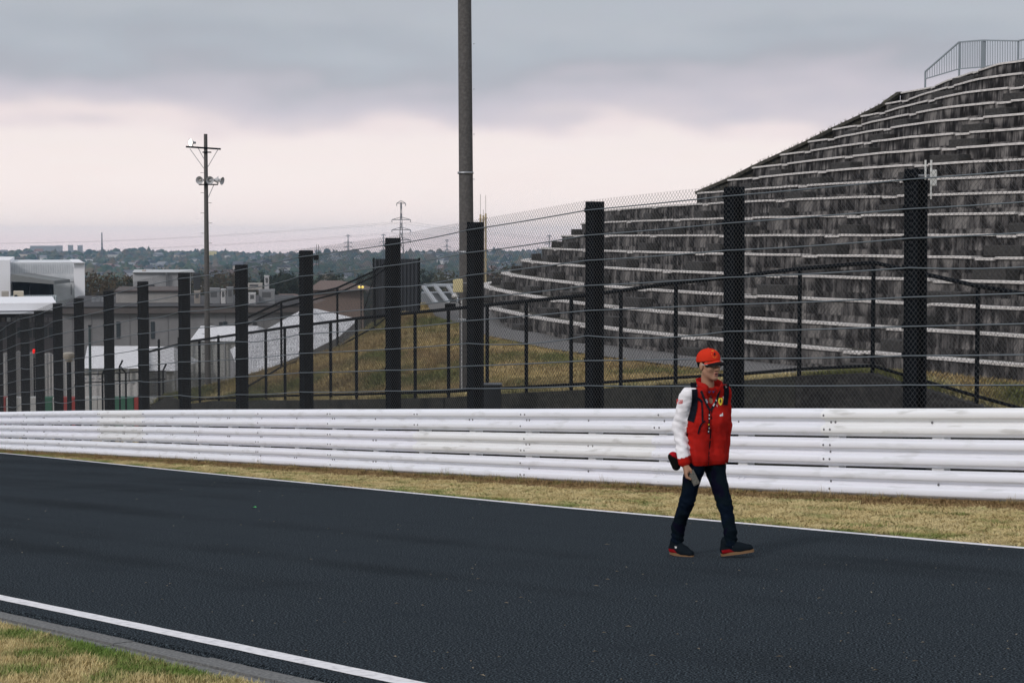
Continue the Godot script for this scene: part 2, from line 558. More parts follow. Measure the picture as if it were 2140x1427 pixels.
func build_ground() -> void:
	solve_hill()
	M.fn1 = noise(0.0011, 61, 3)
	M.fn2 = noise(0.006, 62, 3)
	var n1 := noise(0.08, 63, 3)
	var n2 := noise(0.5, 64, 2)
	# asphalt
	var st := new_st()
	var rows := 80
	var a := -58.0
	var step := 0.5
	var pts := []
	while a <= 44.0:
		var line := []
		var cf := c_far(a) + 0.02
		var cn := c_near(a) + 0.30
		for j in rows + 1:
			line.append([a, lerpf(cf, cn, float(j) / rows)])
		pts.append(line)
		a += step
	for i in pts.size() - 1:
		for j in rows:
			for q in [[0, 0], [1, 0], [1, 1], [0, 0], [1, 1], [0, 1]]:
				var p: Array = pts[i + q[0]][j + q[1]]
				var streak := n1.get_noise_2d(p[0] * 0.35, p[1] * 9.0) * 0.46 + n1.get_noise_2d(p[0] * 2.0, p[1] * 2.0 + 90.0) * 0.20 + n2.get_noise_2d(p[0], p[1]) * 0.14
				var v := 1.0 + streak
				st.set_color(Color(v, v, v))
				v3(st, W(p[0], p[1], 0.0), Vector2(p[0], p[1]))
	var o := struct("track_road", done(st, true), M.asphalt, "dark asphalt race track running downhill past the guard rail")
	# rounded broken edge of the asphalt on the near side, and painted lines
	st = new_st()
	a = 4.0
	while a < 30.0:
		for k in 3:
			var h0: float = [0.0, -0.008, -0.022, -0.05][k]
			var h1: float = [0.0, -0.008, -0.022, -0.05][k + 1]
			var e0: float = [0.0, 0.012, 0.02, 0.022][k]
			var e1: float = [0.0, 0.012, 0.02, 0.022][k + 1]
			var w0 := 0.012 * n2.get_noise_2d(a * 7.0, 3.0)
			var w1 := 0.012 * n2.get_noise_2d((a + 0.12) * 7.0, 3.0)
			st.set_color(Color(0.8, 0.8, 0.8))
			quad(st, W(a, c_near(a) + 0.30 + e0 + w0, h0), W(a + 0.12, c_near(a + 0.12) + 0.30 + e0 + w1, h0), W(a + 0.12, c_near(a + 0.12) + 0.30 + e1 + w1, h1), W(a, c_near(a) + 0.30 + e1 + w0, h1), Vector2(a, h0), Vector2(a + 0.12, h0), Vector2(a + 0.12, h1), Vector2(a, h1))
		a += 0.12
	obj("asphalt_edge", done(st, true), M.asphalt, o)
	for L in [["white_line", 0.0, 0.135, true], ["white_line", 0.02, 0.11, false]]:
		st = new_st()
		a = -56.0
		while a < 40.0:
			var c0: float = (c_near(a) if L[3] else c_far(a)) + L[1]
			var c1: float = (c_near(a + 0.25) if L[3] else c_far(a + 0.25)) + L[1]
			var r0: float = n2.get_noise_2d(a * 6.0, L[2] * 50.0) * 0.006
			var r1: float = n2.get_noise_2d((a + 0.25) * 6.0, L[2] * 50.0) * 0.006
			quad(st, W(a, c0 + r0, 0.004), W(a + 0.25, c1 + r1, 0.004), W(a + 0.25, c1 + L[2] - r1, 0.004), W(a, c0 + L[2] - r0, 0.004))
			a += 0.25
		obj(L[0], done(st), M.line, o)
	# concrete gutter: two rows of kerb blocks
	var g := Node3D.new()
	g.name = "gutter_kerb"
	add_child(g)
	tag(g, "grey concrete gutter blocks between the asphalt and the lawn", "gutter", "", "structure")
	for k in 15:
		var a0 := 5.0 + k * 1.0
		var off := rng.randf_range(-0.004, 0.004)
		var b := new_st()
		for s in [[0.30, 0.462, -0.022], [0.474, 0.60, -0.034]]:
			var q := []
			for e in [[a0 + 0.004, s[0]], [a0 + 0.996, s[0]], [a0 + 0.996, s[1]], [a0 + 0.004, s[1]]]:
				q.append([e[0], c_near(e[0]) + e[1] + off * 0.5])
			flat(b)
			var t: Array[Vector3] = []
			var u: Array[Vector3] = []
			for e in q:
				t.append(W(e[0], e[1], s[2] + off)); u.append(W(e[0], e[1], -0.2))
			quad(b, t[0], t[1], t[2], t[3])
			for e in 4: quad(b, t[e], t[(e + 1) % 4], u[(e + 1) % 4], u[e])
		obj("kerb_block", done(b), M.gutter, g)
	# near lawn
	st = new_st()
	for i in range(-40, 60):
		for j in 60:
			var q := []
			for e in [[0, 0], [1, 0], [1, 1], [0, 1]]:
				var aa: float = (i + e[0]) * 0.8
				var cc: float = c_near(aa) + 0.60 + (j + e[1]) * 0.5
				q.append(W(aa, cc, -0.045 + 0.012 * n2.get_noise_2d(aa * 2.0, cc * 2.0)))
			quad(st, q[0], q[1], q[2], q[3])
	struct("lawn_ground", done(st), M.soil, "short straw and green lawn beside the near white line")
	# verge between the far line, the rail and the retaining wall
	st = new_st()
	for i in range(-80, 60):
		for j in 24:
			var q := []
			for e in [[0, 0], [1, 0], [1, 1], [0, 1]]:
				var aa: float = (i + e[0]) * 0.7
				var cc: float = lerpf(c_rail(aa) - 7.0, c_far(aa) + 0.04, float(j + e[1]) / 24.0)
				q.append(W(aa, cc, -0.006 + (0.01 * n2.get_noise_2d(aa * 2.0, cc * 2.0) - 0.005 if j + e[1] < 24 else 0.0)))
			quad(st, q[0], q[1], q[2], q[3])
	struct("verge_ground", done(st), M.soil, "strip of dry earth and grass under the guard rail")
	# hillside
	st = new_st()
	var cols := []
	var x := -24.0
	while x <= 24.0:
		var z0 := wall_z(x)
		var line := []
		var far := -98.0
		for j in 61:
			var z := lerpf(z0, far, pow(j / 60.0, 1.25))
			line.append(Vector3(x, hill_y(x, z) + 0.05 * n1.get_noise_2d(x * 3.0, z * 3.0) * minf(j, 4.0) / 4.0, z))
		cols.append(line)
		x += 0.5
	st.set_smooth_group(0)
	for i in cols.size() - 1:
		for j in 60: quad(st, cols[i][j], cols[i + 1][j], cols[i + 1][j + 1], cols[i][j + 1])
	struct("hillside_ground", done(st), M.bank, "rough grassy bank rising behind the black pipe fence")
	# asphalt path over the bank, along the foot of the terraces
	st = new_st()
	var outer := [[2.2, 43.0], [0.9, 47.5], [-0.5, 53.5], [-1.9, 59.0], [-2.9, 65.0], [-3.2, 72.0], [-3.3, 84.0]]
	var inner := [[9.2, 37.4], [6.0, 43.9], [3.4, 49.5], [1.6, 56.0], [0.3, 63.0], [-0.6, 70.0], [-1.0, 84.0]]
	outer[0] = [7.6, 35.2]; outer.insert(1, [4.6, 39.2]); inner.insert(1, [8.0, 39.6])
	for i in outer.size() - 1:
		for s in 5:
			for t in 4:
				var q := []
				for e in [[0, 0], [1, 0], [1, 1], [0, 1]]:
					var f: float = (s + e[0]) / 5.0
					var w: float = (t + e[1]) / 4.0
					var po := Vector2(outer[i][0], outer[i][1]).lerp(Vector2(outer[i + 1][0], outer[i + 1][1]), f)
					var pi := Vector2(inner[i][0], inner[i][1]).lerp(Vector2(inner[i + 1][0], inner[i + 1][1]), f)
					var pp := po.lerp(pi, w)
					q.append(Vector3(pp.x, hill_y(pp.x, -pp.y) + 0.06, -pp.y))
				st.set_smooth_group(0)
				quad(st, q[0], q[1], q[2], q[3])
	struct("path", done(st), M.path, "grey asphalt path climbing along the foot of the terraces")
	# the country beyond, one sheet to the horizon
	st = new_st()
	st.set_smooth_group(0)
	var rad := [0.0, 40.0, 55.0, 75.0, 100.0, 140.0, 200.0, 300.0, 420.0, 560.0, 720.0, 900.0, 1080.0, 1260.0, 1450.0, 1650.0, 1850.0, 2050.0, 2250.0, 2450.0, 2650.0, 2850.0, 3050.0, 3250.0, 3450.0, 3650.0]
	for i in rad.size() - 1:
		for k in 360:
			var q := []
			for e in [[0, 0], [1, 0], [1, 1], [0, 1]]:
				var r: float = rad[i + e[0]]
				var an: float = TAU * (k + e[1]) / 360.0
				var px := sin(an) * r
				var pz := -cos(an) * r
				q.append(Vector3(px, far_y(px, pz), pz))
			quad(st, q[0], q[1], q[2], q[3])
	M.country = mottled([[0.0, 0.055, 0.07, 0.045], [0.5, 0.11, 0.11, 0.08], [1.0, 0.20, 0.18, 0.15]], 0.03, 160.0, 65, 0.95)
	struct("terrain", done(st), M.country, "wooded low country with a town reaching to the horizon")

# ---- white three-beam guard rail
func build_rail() -> void:
	var o := thing("guard_rail", W(0.35, c_rail(0.35)), "long white guard rail of three corrugated beams beside the track", "guard rail")
	var base := o.position
	var prof := [[0.0, 0.012], [0.006, 0.020], [0.040, 0.088], [0.052, 0.094], [0.108, 0.094], [0.118, 0.088], [0.148, 0.018], [0.156, 0.012], [0.182, 0.012], [0.190, 0.018], [0.220, 0.088], [0.232, 0.094], [0.286, 0.094], [0.296, 0.088], [0.330, 0.020], [0.337, 0.010]]
	var last := 5
	for k in range(-16, 8):
		var a0 := 0.35 + 3.12 * k
		for b in 3:
			var hb := 0.014 + b * 0.362
			var st := new_st()
			st.set_smooth_group(0)
			var na := 8
			var lap := 0.12
			var bend := rng.randf_range(-0.006, 0.006)
			var u0 := rng.randf()
			var vv := 0.0
			for j in prof.size() - 1:
				var v0 := vv
				vv += Vector2(prof[j + 1][0] - prof[j][0], prof[j + 1][1] - prof[j][1]).length()
				for i in na:
					var q := []
					var uq := []
					for e in [[0, 0], [1, 0], [1, 1], [0, 1]]:
						var f: float = float(i + e[0]) / na
						var aa := lerpf(a0 - (lap if true else 0.0), a0 + 3.12, f)
						var pr: Array = prof[j + e[1]]
						var proud: float = 0.006 * (1.0 - f) + bend * sin(PI * f)
						q.append(W(aa, c_rail(aa) + pr[1] + proud - 0.02, hb + pr[0] + bend * 0.6 * sin(PI * f)) - base)
						uq.append(Vector2(u0 + f * 0.5, 1.0 - (v0 if e[1] == 0 else vv) / 0.55))
					quad(st, q[0], q[1], q[2], q[3], uq[0], uq[1], uq[2], uq[3])
			var pick: int = [0, 2, 4, 0, 1, 2, 4, 3][rng.randi_range(0, 7)]
			if pick == 3 and rng.randf() < 0.6: pick = 0
			if k == -1 and b == 1: pick = 1
			if k == 2 and b == 2: pick = 1
			var pn := obj("beam_panel", done(st), M.paint[pick], o)
			# bolt heads: four at the lap, one pair mid-span
			var bs := new_st()
			for q in [[-0.07, 0.083], [-0.07, 0.255], [0.03, 0.083], [0.03, 0.255], [-0.03, 0.169], [0.05, 0.169], [1.50, 0.169], [1.60, 0.169]]:
				if rng.randf() < 0.25: continue
				var aa: float = a0 + q[0] + rng.randf_range(-0.01, 0.01)
				var pr := 0.094 if absf(q[1] - 0.169) > 0.02 else 0.012
				var p := W(aa, c_rail(aa) + pr - 0.016, hb + q[1]) - base
				var nn := W(aa, c_rail(aa) + 1.0) - W(aa, c_rail(aa))
				lathe(bs, p, nn, [[0.0, 0.015], [0.006, 0.014], [0.010, 0.009], [0.012, 0.0]], 7)
			var bo := obj("bolt_row", done(bs), M.bolt if rng.randf() < 0.6 else M.paint[0], pn)
			bo.set_meta("kind", "stuff")
	# posts and spacers, half a panel apart
	var ps: Material = M.paint[1]
	for k in range(-32, 16):
		var aa := 0.35 + 1.56 * k
		var st := new_st()
		var dir := (W(aa + 0.1, c_rail(aa + 0.1)) - W(aa - 0.1, c_rail(aa - 0.1))).normalized()
		var bz := Basis(dir, Vector3.UP, dir.cross(Vector3.UP))
		box(st, W(aa, c_rail(aa) - 0.13, 0.48) - base, Vector3(0.11, 1.10, 0.12), bz, 0.008)
		box(st, W(aa, c_rail(aa) - 0.045, 0.55) - base, Vector3(0.17, 0.94, 0.045), bz, 0.004)
		obj("rail_post", done(st), ps, o)

# straight wires of a woven mesh between two uprights (each given bottom and top)
func chain(st: SurfaceTool, a0: Vector3, a1: Vector3, b0: Vector3, b1: Vector3, pitch: float, r: float) -> void:
	var L := (a0 + a1).distance_to(b0 + b1) * 0.5
	var H := (a0.distance_to(a1) + b0.distance_to(b1)) * 0.5
	var run := H * 0.90
	for dirn in [1, -1]:
		var s := -run - pitch * 0.5
		while s < L:
			var t0 := 0.0
			var t1 := 1.0
			if s < 0.0: t0 = -s / run
			if s + run > L: t1 = (L - s) / run
			if t1 - t0 > 0.01:
				var pts := []
				for k in 3:
					var t := lerpf(t0, t1, k / 2.0)
					var f := clampf((s + t * run) / L, 0.0, 1.0)
					if dirn < 0: f = 1.0 - f
					pts.append(a0.lerp(b0, f).lerp(a1.lerp(b1, f), t))
				tube(st, pts, r, 3, -1.0, false)
			s += pitch

const POSTS := [[1916, 353], [1536, 390], [1243, 421], [993, 464], [821, 497], [638.5, 523], [503.5, 553], [384.5, 570], [298, 588], [225.5, 608], [163.5, 623], [119, 634], [80.5, 650], [49.5, 657], [21, 672], [-6, 682], [-32, 692]]
func build_fence() -> void:
	var spots: Array = []
	for q in [[2380, 312]] + POSTS:
		# where the column of pixels meets the fence line, 1.15 m behind the rail
		var lo := -50.0
		var hi := 24.0
		for i in 40:
			var m := (lo + hi) * 0.5
			var p := W(m, c_rail(m) - 1.15)
			if 1070.0 + F * p.x / -p.z > q[0]: hi = m
			else: lo = m
		var b := W(lo, c_rail(lo) - 1.15)
		var t := P(q[0], q[1], -b.z)
		spots.append([b, t.y, lo])
	var o := thing("debris_fence", spots[1][0], "tall black debris fence of posts, steel cables and wire mesh behind the guard rail", "fence")
	var base := o.position
	var n := spots.size()
	var fronts := []
	for i in n:
		var b: Vector3 = spots[i][0]
		var a: float = spots[i][2]
		var dir := (W(a + 0.2, c_rail(a + 0.2)) - W(a - 0.2, c_rail(a - 0.2)))
		dir.y = 0
		dir = dir.normalized()
		var front := Vector3(-dir.z, 0, dir.x)
		if front.z < 0: front = -front
		var h: float = spots[i][1] - b.y
		var st := new_st()
		# an H beam: two flanges and a web, with a clamp beside each cable
		var bz := Basis(dir, Vector3.UP, front)
		var lean := Basis(front, rng.randf_range(-0.007, 0.007))
		bz = lean * bz
		var yb := -0.4
		var mid := (h + yb) * 0.5
		box(st, bz * Vector3(0, mid, 0.095), Vector3(0.21, h - yb, 0.016), bz, 0.004)
		box(st, bz * Vector3(0, mid, -0.095), Vector3(0.21, h - yb, 0.016), bz, 0.004)
		box(st, bz * Vector3(0, mid, 0), Vector3(0.014, h - yb, 0.172), bz)
		var po := obj("post", done(st), M.black_steel, o, b - base)
		var cl := new_st()
		for k in 10:
			var y := h - 0.13 - 0.335 * k * (h / 3.7)
			box(cl, bz * Vector3(-0.118, y, 0.075), Vector3(0.03, 0.07, 0.06), bz, 0.006)
			box(cl, bz * Vector3(0.0, y, 0.108), Vector3(0.20, 0.022, 0.010), bz)
		obj("cable_clamp_row", done(cl), M.black_steel, po).set_meta("kind", "stuff")
		fronts.append([b + front * 0.125, h, front, b + front * 0.14])
	for k in 10:
		var pts := []
		for i in n - 1:
			var p0: Vector3 = fronts[i][3] + Vector3.UP * (fronts[i][1] - 0.13 - 0.335 * k * (fronts[i][1] / 3.7))
			var p1: Vector3 = fronts[i + 1][3] + Vector3.UP * (fronts[i + 1][1] - 0.13 - 0.335 * k * (fronts[i + 1][1] / 3.7))
			var sag := rng.randf_range(0.0, 0.02) + (0.05 if rng.randf() < 0.12 else 0.0)
			for s in 6:
				var f := s / 6.0
				pts.append(p0.lerp(p1, f) - Vector3.UP * sag * 4.0 * f * (1.0 - f) - base)
		pts.append(fronts[n - 1][3] + Vector3.UP * (fronts[n - 1][1] - 0.13 - 0.335 * k * (fronts[n - 1][1] / 3.7)) - base)
		obj("cable", tube_mesh(pts, 0.0095, 5), M.cable, o)
	for i in n - 1:
		var st := new_st()
		var up0: float = fronts[i][1] + 0.02
		var up1: float = fronts[i + 1][1] + 0.02
		var a0: Vector3 = fronts[i][0] - base
		var b0: Vector3 = fronts[i + 1][0] - base
		chain(st, a0 + Vector3.UP * 0.35, a0 + Vector3.UP * up0, b0 + Vector3.UP * 0.35, b0 + Vector3.UP * up1, 0.068, 0.0022)
		obj("wire_mesh", done(st), M.wire, o).set_meta("kind", "stuff")
	# a thin line and a small box with two aerials on the post by the stand, a camera on another post
	var q: Array = fronts[1]
	var at: Vector3 = q[3] + Vector3.UP * (q[1] - 0.02)
	var ad := thing("radio_box", P(1952, 372, -at.z), "small white radio box with two upright aerials on the fence post nearest the stand", "antenna")
	obj("case", box_mesh(Vector3(0.075, 0.20, 0.05), 0.008), mat(0.55, 0.57, 0.55, 0.5), ad)
	obj("bracket", box_mesh(Vector3(0.20, 0.03, 0.03), 0.004, Vector3(-0.10, 0.03, -0.02)), M.galv, ad)
	for q2 in [[-0.105, -0.02, 0.22], [-0.035, -0.26, 0.22]]:
		obj("aerial", tube_mesh([Vector3(q2[0], q2[1], 0.02), Vector3(q2[0], q2[2], 0.02)], 0.013, 8), mat(0.62, 0.64, 0.62, 0.5), ad)
	var c6: Array = fronts[6]
	var cb := thing("fence_camera", P(660, 538, -(c6[0] as Vector3).z), "small dark camera bracket on a fence post beside thin whip aerials", "camera")
	obj("housing", box_mesh(Vector3(0.09, 0.10, 0.12), 0.01), M.black_steel, cb)
	obj("arm", box_mesh(Vector3(0.12, 0.025, 0.025), 0.004, Vector3(-0.08, 0.02, 0)), M.black_steel, cb)
	for s in 2:
		obj("aerial", tube_mesh([Vector3(0.01 + 0.04 * s, -0.2, 0), Vector3(0.01 + 0.04 * s, 0.25, 0)], 0.005, 5), M.wire, cb)

# pipe fence on the low wall, and the one that climbs the bank
func pipe_fence(o: Node3D, line: Array, height_of: Callable, posts: Array, bottom := true) -> void:
	var base := o.position
	var tops := []
	var bots := []
	for p in line:
		tops.append((p as Vector3) + Vector3.UP * float(height_of.call(p)) - base)
		bots.append((p as Vector3) + Vector3.UP * 0.10 - base)
	obj("top_rail", tube_mesh(tops, 0.030, 8), M.black_steel, o)
	if bottom: obj("bottom_rail", tube_mesh(bots, 0.024, 8), M.black_steel, o)
	for p in posts:
		var q: Vector3 = p
		obj("post", tube_mesh([q - base - Vector3.UP * 0.3, q + Vector3.UP * float(height_of.call(q)) - base], 0.032, 8), M.black_steel, o)
	for i in line.size() - 1:
		var st := new_st()
		chain(st, bots[i], tops[i], bots[i + 1], tops[i + 1], 0.07, 0.0018)
		obj("wire_mesh", done(st), M.dark_wire, o).set_meta("kind", "stuff")

func build_inner_fence() -> void:
	# low dark wall
	var xs := [-10.07, -9.0, -8.04, -7.2, -6.37, -5.6, -4.94, -3.9, -3.03, -2.0, -1.14, -0.12, 1.25, 2.57, 3.48, 4.24, 5.18, 6.25, 6.58, 8.0, 10.0, 13.0]
	var o := thing("retaining_wall", Vector3(-1.14, G(-1.14, wall_z(-1.14)), wall_z(-1.14)), "low dark mossy concrete wall under the black pipe fence", "wall")
	for i in xs.size() - 1:
		var st := new_st()
		flat(st)
		var p := Vector3(xs[i], 0, wall_z(xs[i]))
		var q := Vector3(xs[i + 1], 0, wall_z(xs[i + 1]))
		var along := (q - p).normalized()
		p += along * 0.006
		q -= along * 0.006
		var nz := Vector3(-along.z, 0, along.x)
		if nz.z < 0: nz = -nz
		var ty0 := hill_y(p.x, p.z) + 0.03
		var ty1 := hill_y(q.x, q.z) + 0.03
		var c: Array[Vector3] = []
		for e in [[p, ty0, 0.10], [q, ty1, 0.10], [q, ty1, -0.12], [p, ty0, -0.12]]:
			c.append((e[0] as Vector3) + Vector3.UP * float(e[1]) + nz * float(e[2]) - o.position)
		var d: Array[Vector3] = []
		for k in 4:
			var e := c[k] + o.position
			d.append(Vector3(e.x, minf(G(e.x, e.z), e.y) - 0.5, e.z) - o.position)
		quad(st, c[0], c[1], c[2], c[3])
		for k in 4: quad(st, c[k], c[(k + 1) % 4], d[(k + 1) % 4], d[k])
		obj("wall_panel", done(st), M.wall_dark if xs[i] < 4.0 else M.wall_mid, o)
	var line := []
	for x in [-10.07, -8.04, -6.37, -4.94, -3.03, -1.14, -0.12, 1.25, 2.57, 3.48, 4.24, 5.18, 6.25, 6.58, 8.0]:
		line.append(Vector3(x, hill_y(x, wall_z(x)) + 0.03, wall_z(x)))
	var posts := []
	for px in [330, 372, 415, 455, 500, 554, 594, 690, 744, 867, 937, 1018, 1100, 1194, 1298, 1413, 1530, 1672, 1826, 2045, 2250]:
		var lo := -12.0
		var hi := 9.0
		for i in 40:
			var m := (lo + hi) * 0.5
			if 1070.0 + F * m / -wall_z(m) > px: hi = m
			else: lo = m
		posts.append(Vector3(lo, hill_y(lo, wall_z(lo)) + 0.03, wall_z(lo)))
	var f := thing("pipe_fence", line[5], "waist-high black pipe and mesh fence along the low dark wall", "fence")
	pipe_fence(f, line, func(_p): return 1.58, posts)
	# the one up the bank
	line = []
	posts = []
	for q in [[516, 815, 46.5], [588, 778, 49.5], [705, 730, 54.0], [783, 692, 57.5], [815, 672, 59.5]]:
		var p := P(q[0], q[1], q[2])
		p.y = hill_y(p.x, p.z)
		line.append(p)
		posts.append(p)
	f = thing("bank_fence", line[2], "black pipe fence with doubled top rail climbing the grassy bank", "fence")
	pipe_fence(f, line, func(p): return 1.78, posts)
	var second := []
	for p in line: second.append((p as Vector3) + Vector3.UP * 1.62 - f.position)
	obj("second_rail", tube_mesh(second, 0.024, 8), M.black_steel, f)

# ---- terraced concrete stand
const TP := [[14.6, 27.5], [13.0, 30.5], [9.4, 37.2], [6.0, 43.7], [3.2, 49.6], [1.1, 56.5], [-0.25, 63.0], [-1.2, 69.0], [-1.85, 74.5], [-2.05, 79.0], [-1.55, 84.0], [0.3, 88.5], [4.0, 91.0]]
var tpath: PackedVector3Array
var tnorm: PackedVector3Array
var tlen: PackedFloat32Array
func tier_h(k: int) -> float:
	return -2.93 + 0.5 * k if k <= 8 else 1.07 + 0.42 * (k - 8)
func build_terraces() -> void:
	var cv := Curve3D.new()
	for i in TP.size():
		var p := Vector3(TP[i][0], 0, -TP[i][1])
		var t0: Array = TP[maxi(i - 1, 0)]
		var t1: Array = TP[mini(i + 1, TP.size() - 1)]
		var t := Vector3(t1[0] - t0[0], 0, -(t1[1] - t0[1])) / 6.0
		cv.add_point(p, -t, t)
	cv.bake_interval = 0.1
	var total := cv.get_baked_length()
	var n := int(total / 0.4)
	for i in n + 1:
		var s := total * i / n
		var p := cv.sample_baked(s, true)
		var q := cv.sample_baked(minf(s + 0.6, total), true) - cv.sample_baked(maxf(s - 0.6, 0.0), true)
		tpath.append(p)
		tnorm.append(Vector3(-q.z, 0, q.x).normalized())
		tlen.append(s)
	var o := thing("terraced_stand", Vector3(tpath[0].x, -2.95, tpath[0].z), "huge weathered concrete stand of curved stepped terraces with pale ledges", "stand")
	var base := o.position
	var ends := {9: 1460, 10: 1524, 11: 1577, 12: 1632, 13: 1688, 14: 1744, 15: 1799, 16: 1854, 17: 1884}
	var slope := []
	var tread := 0.82
	for k in range(1, 18):
		var flat_off := tread * minf(k - 1, 8) + 0.72 * maxf(k - 9, 0)
		# the upper tiers swing a little further back towards their far end
		var offs := PackedFloat32Array()
		for i in n + 1: offs.append(flat_off + 1.1 * maxf(k - 8, 0) / 9.0 * clampf((tlen[i] - 30.0) / 5.0, -1.0, 1.0))
		var h0 := tier_h(k - 1)
		var h1 := tier_h(k)
		var stop := n
		if k >= 9:
			for i in n + 1:
				var p := tpath[i] + tnorm[i] * offs[i]
				if p.z < -40 and 1070.0 + F * p.x / -p.z < ends[k]:
					stop = i
					break
			slope.append(tpath[stop] + tnorm[stop] * offs[stop] + Vector3.UP * h1)
		var ush := rng.randf() * 40.0
		# aisle places on this tier: indices where the ledge steps down
		var gaps := []
		var s0 := 2.2 + 0.25 * sin(k * 2.1)
		while s0 < total - 1.0:
			gaps.append(s0)
			s0 += 6.6
		var st := new_st()
		var tr := new_st()
		st.set_smooth_group(0)
		tr.set_smooth_group(0)
		var arc := 0.0
		for i in stop:
			var p0 := tpath[i] + tnorm[i] * offs[i] - base
			var p1 := tpath[i + 1] + tnorm[i + 1] * offs[i + 1] - base
			var seg := p0.distance_to(p1)
			var lean := 0.02
			var t0 := p0 + tnorm[i] * lean
			var t1 := p1 + tnorm[i + 1] * lean
			quad(st, p0 + Vector3.UP * (h0 - 0.12), p1 + Vector3.UP * (h0 - 0.12), t1 + Vector3.UP * (h1 - 0.05), t0 + Vector3.UP * (h1 - 0.05), Vector2(ush + arc, 1), Vector2(ush + arc + seg, 1), Vector2(ush + arc + seg, 0.0), Vector2(ush + arc, 0.0))
			var depth := tread + 0.05 if k < 17 else 7.0
			quad(tr, p0 + tnorm[i] * 0.26 + Vector3.UP * (h1 - 0.03), p1 + tnorm[i + 1] * 0.26 + Vector3.UP * (h1 - 0.03), p1 + tnorm[i + 1] * depth + Vector3.UP * (h1 - 0.03), p0 + tnorm[i] * depth + Vector3.UP * (h1 - 0.03))
			arc += seg
		obj("tier_wall", done(st), M.streaked, o)
		obj("tread", done(tr), M.tread, o)
		# ledges between the aisles: pale coping stones
		var cuts := [0.0]
		for g in gaps:
			cuts.append(g - 0.55); cuts.append(g + 0.10); cuts.append(g + 0.22)
		cuts.append(total)
		for c in cuts.size() - 1:
			var kind := c % 3               # 0 ledge, 1 lowered step, 2 open gap
			if kind == 2: continue
			var sa: float = maxf(cuts[c], 0.0)
			var sb: float = minf(cuts[c + 1], tlen[stop] if stop < n else total)
			if sb - sa < 0.1: continue
			var cp := new_st()
			flat(cp)
			var drop := 0.0 if kind == 0 else -0.03
			var m := maxi(1, int((sb - sa) / 0.6))
			var prev: Array = []
			for j in m + 1:
				var s := lerpf(sa, sb, float(j) / m)
				var fi := clampf(s / total * n, 0.0, n - 0.001)
				var i := int(fi)
				var p := tpath[i].lerp(tpath[i + 1], fi - i)
				var nn := tnorm[i].lerp(tnorm[i + 1], fi - i).normalized()
				var off := lerpf(offs[i], offs[i + 1], fi - i)
				var wob := 0.003 * sin(s * 2.1 + k) + 0.002 * sin(s * 7.7 + 2.0 * k)
				var f := p + nn * (off - 0.035) - base
				var b := p + nn * (off + 0.30) - base
				var ring := [f + Vector3.UP * (h1 - 0.055 + drop + wob), f + Vector3.UP * (h1 - 0.012 + drop + wob), f + nn * 0.012 + Vector3.UP * (h1 + drop + wob), b + Vector3.UP * (h1 + drop + wob), b + Vector3.UP * (h1 - 0.055 + drop)]
				if j > 0:
					for e in 4: quad(cp, prev[e], ring[e], ring[e + 1], prev[e + 1])
				if j == 0 or j == m:
					v3(cp, ring[0]); v3(cp, ring[1]); v3(cp, ring[2])
					v3(cp, ring[0]); v3(cp, ring[2]); v3(cp, ring[3])
					v3(cp, ring[0]); v3(cp, ring[3]); v3(cp, ring[4])
				prev = ring
			obj("ledge", done(cp), M.cap, o)
		# half-height step blocks on the aisles
		for g in gaps:
			var sg: float = g - 0.6 + 0.2 * sin(k * 1.7 + g)
			if stop < n and sg > tlen[stop] - 0.7: continue
			var fi := clampf(sg / total * n, 0.0, n - 0.001)
			var i := int(fi)
			var nn := tnorm[i]
			var p := tpath[i].lerp(tpath[i + 1], fi - i) + nn * (offs[i] - 0.22) - base
			var tx := Vector3(-nn.z, 0, nn.x)
			var sb := new_st()
			box(sb, p + Vector3.UP * (h0 + (h1 - h0) * 0.24), Vector3(1.0 + 0.2 * sin(g * 3.0 + k), (h1 - h0) * 0.50, 0.40), Basis(tx, Vector3.UP, tx.cross(Vector3.UP)), 0.015)
			obj("step_block", done(sb), M.step, o)
	# sloping side wall with its coping, where the upper tiers end
	var cs := new_st()
	for i in slope.size() - 1:
		var p: Vector3 = slope[i] - base
		var q: Vector3 = slope[i + 1] - base
		bar(cs, p + Vector3(-0.02, -0.02, 0), q + Vector3(-0.02, -0.02, 0), 0.18, 0.10)
		st_side(cs, p, q, base)
	obj("sloping_side", done(cs), M.coping, o)
	var weeds := new_st()
	for i in 90:
		var j := rng.randi_range(0, slope.size() - 2)
		var p: Vector3 = (slope[j] as Vector3).lerp(slope[j + 1], rng.randf()) - base + Vector3(-0.04, 0.02, 0)
		for b in 5:
			var dx := Vector3(rng.randf_range(-0.06, 0.06), rng.randf_range(0.02, 0.13), rng.randf_range(-0.05, 0.05))
			v3(weeds, p + Vector3(-0.006, 0, 0)); v3(weeds, p + Vector3(0.006, 0, 0)); v3(weeds, p + dx)
	obj("weeds", done(weeds), mat(0.10, 0.10, 0.05, 0.9), o).set_meta("kind", "stuff")
	# galvanised guard railing on the top rim
	var r := thing("guard_railing", P(2058, 140, 63.0), "pale galvanised guard railing on the top rim of the terraced stand", "railing")
	var pts := [[1934, 163, 150, 65.0], [2005, 142, 88, 64.0], [2055, 138, 84, 63.0], [2128, 124, 85.5, 61.5], [2230, 100, 66, 59.5]]
	for i in pts.size():
		var b := P(pts[i][0], pts[i][1] + 45, pts[i][3]) - r.position
		var t := P(pts[i][0], pts[i][2], pts[i][3]) - r.position
		obj("post", box_mesh(Vector3(0.06 if i != 2 else 0.16, t.y - b.y, 0.06), 0.008, Vector3(0, (t.y - b.y) * 0.5, 0)), M.pale_rail, r, b)
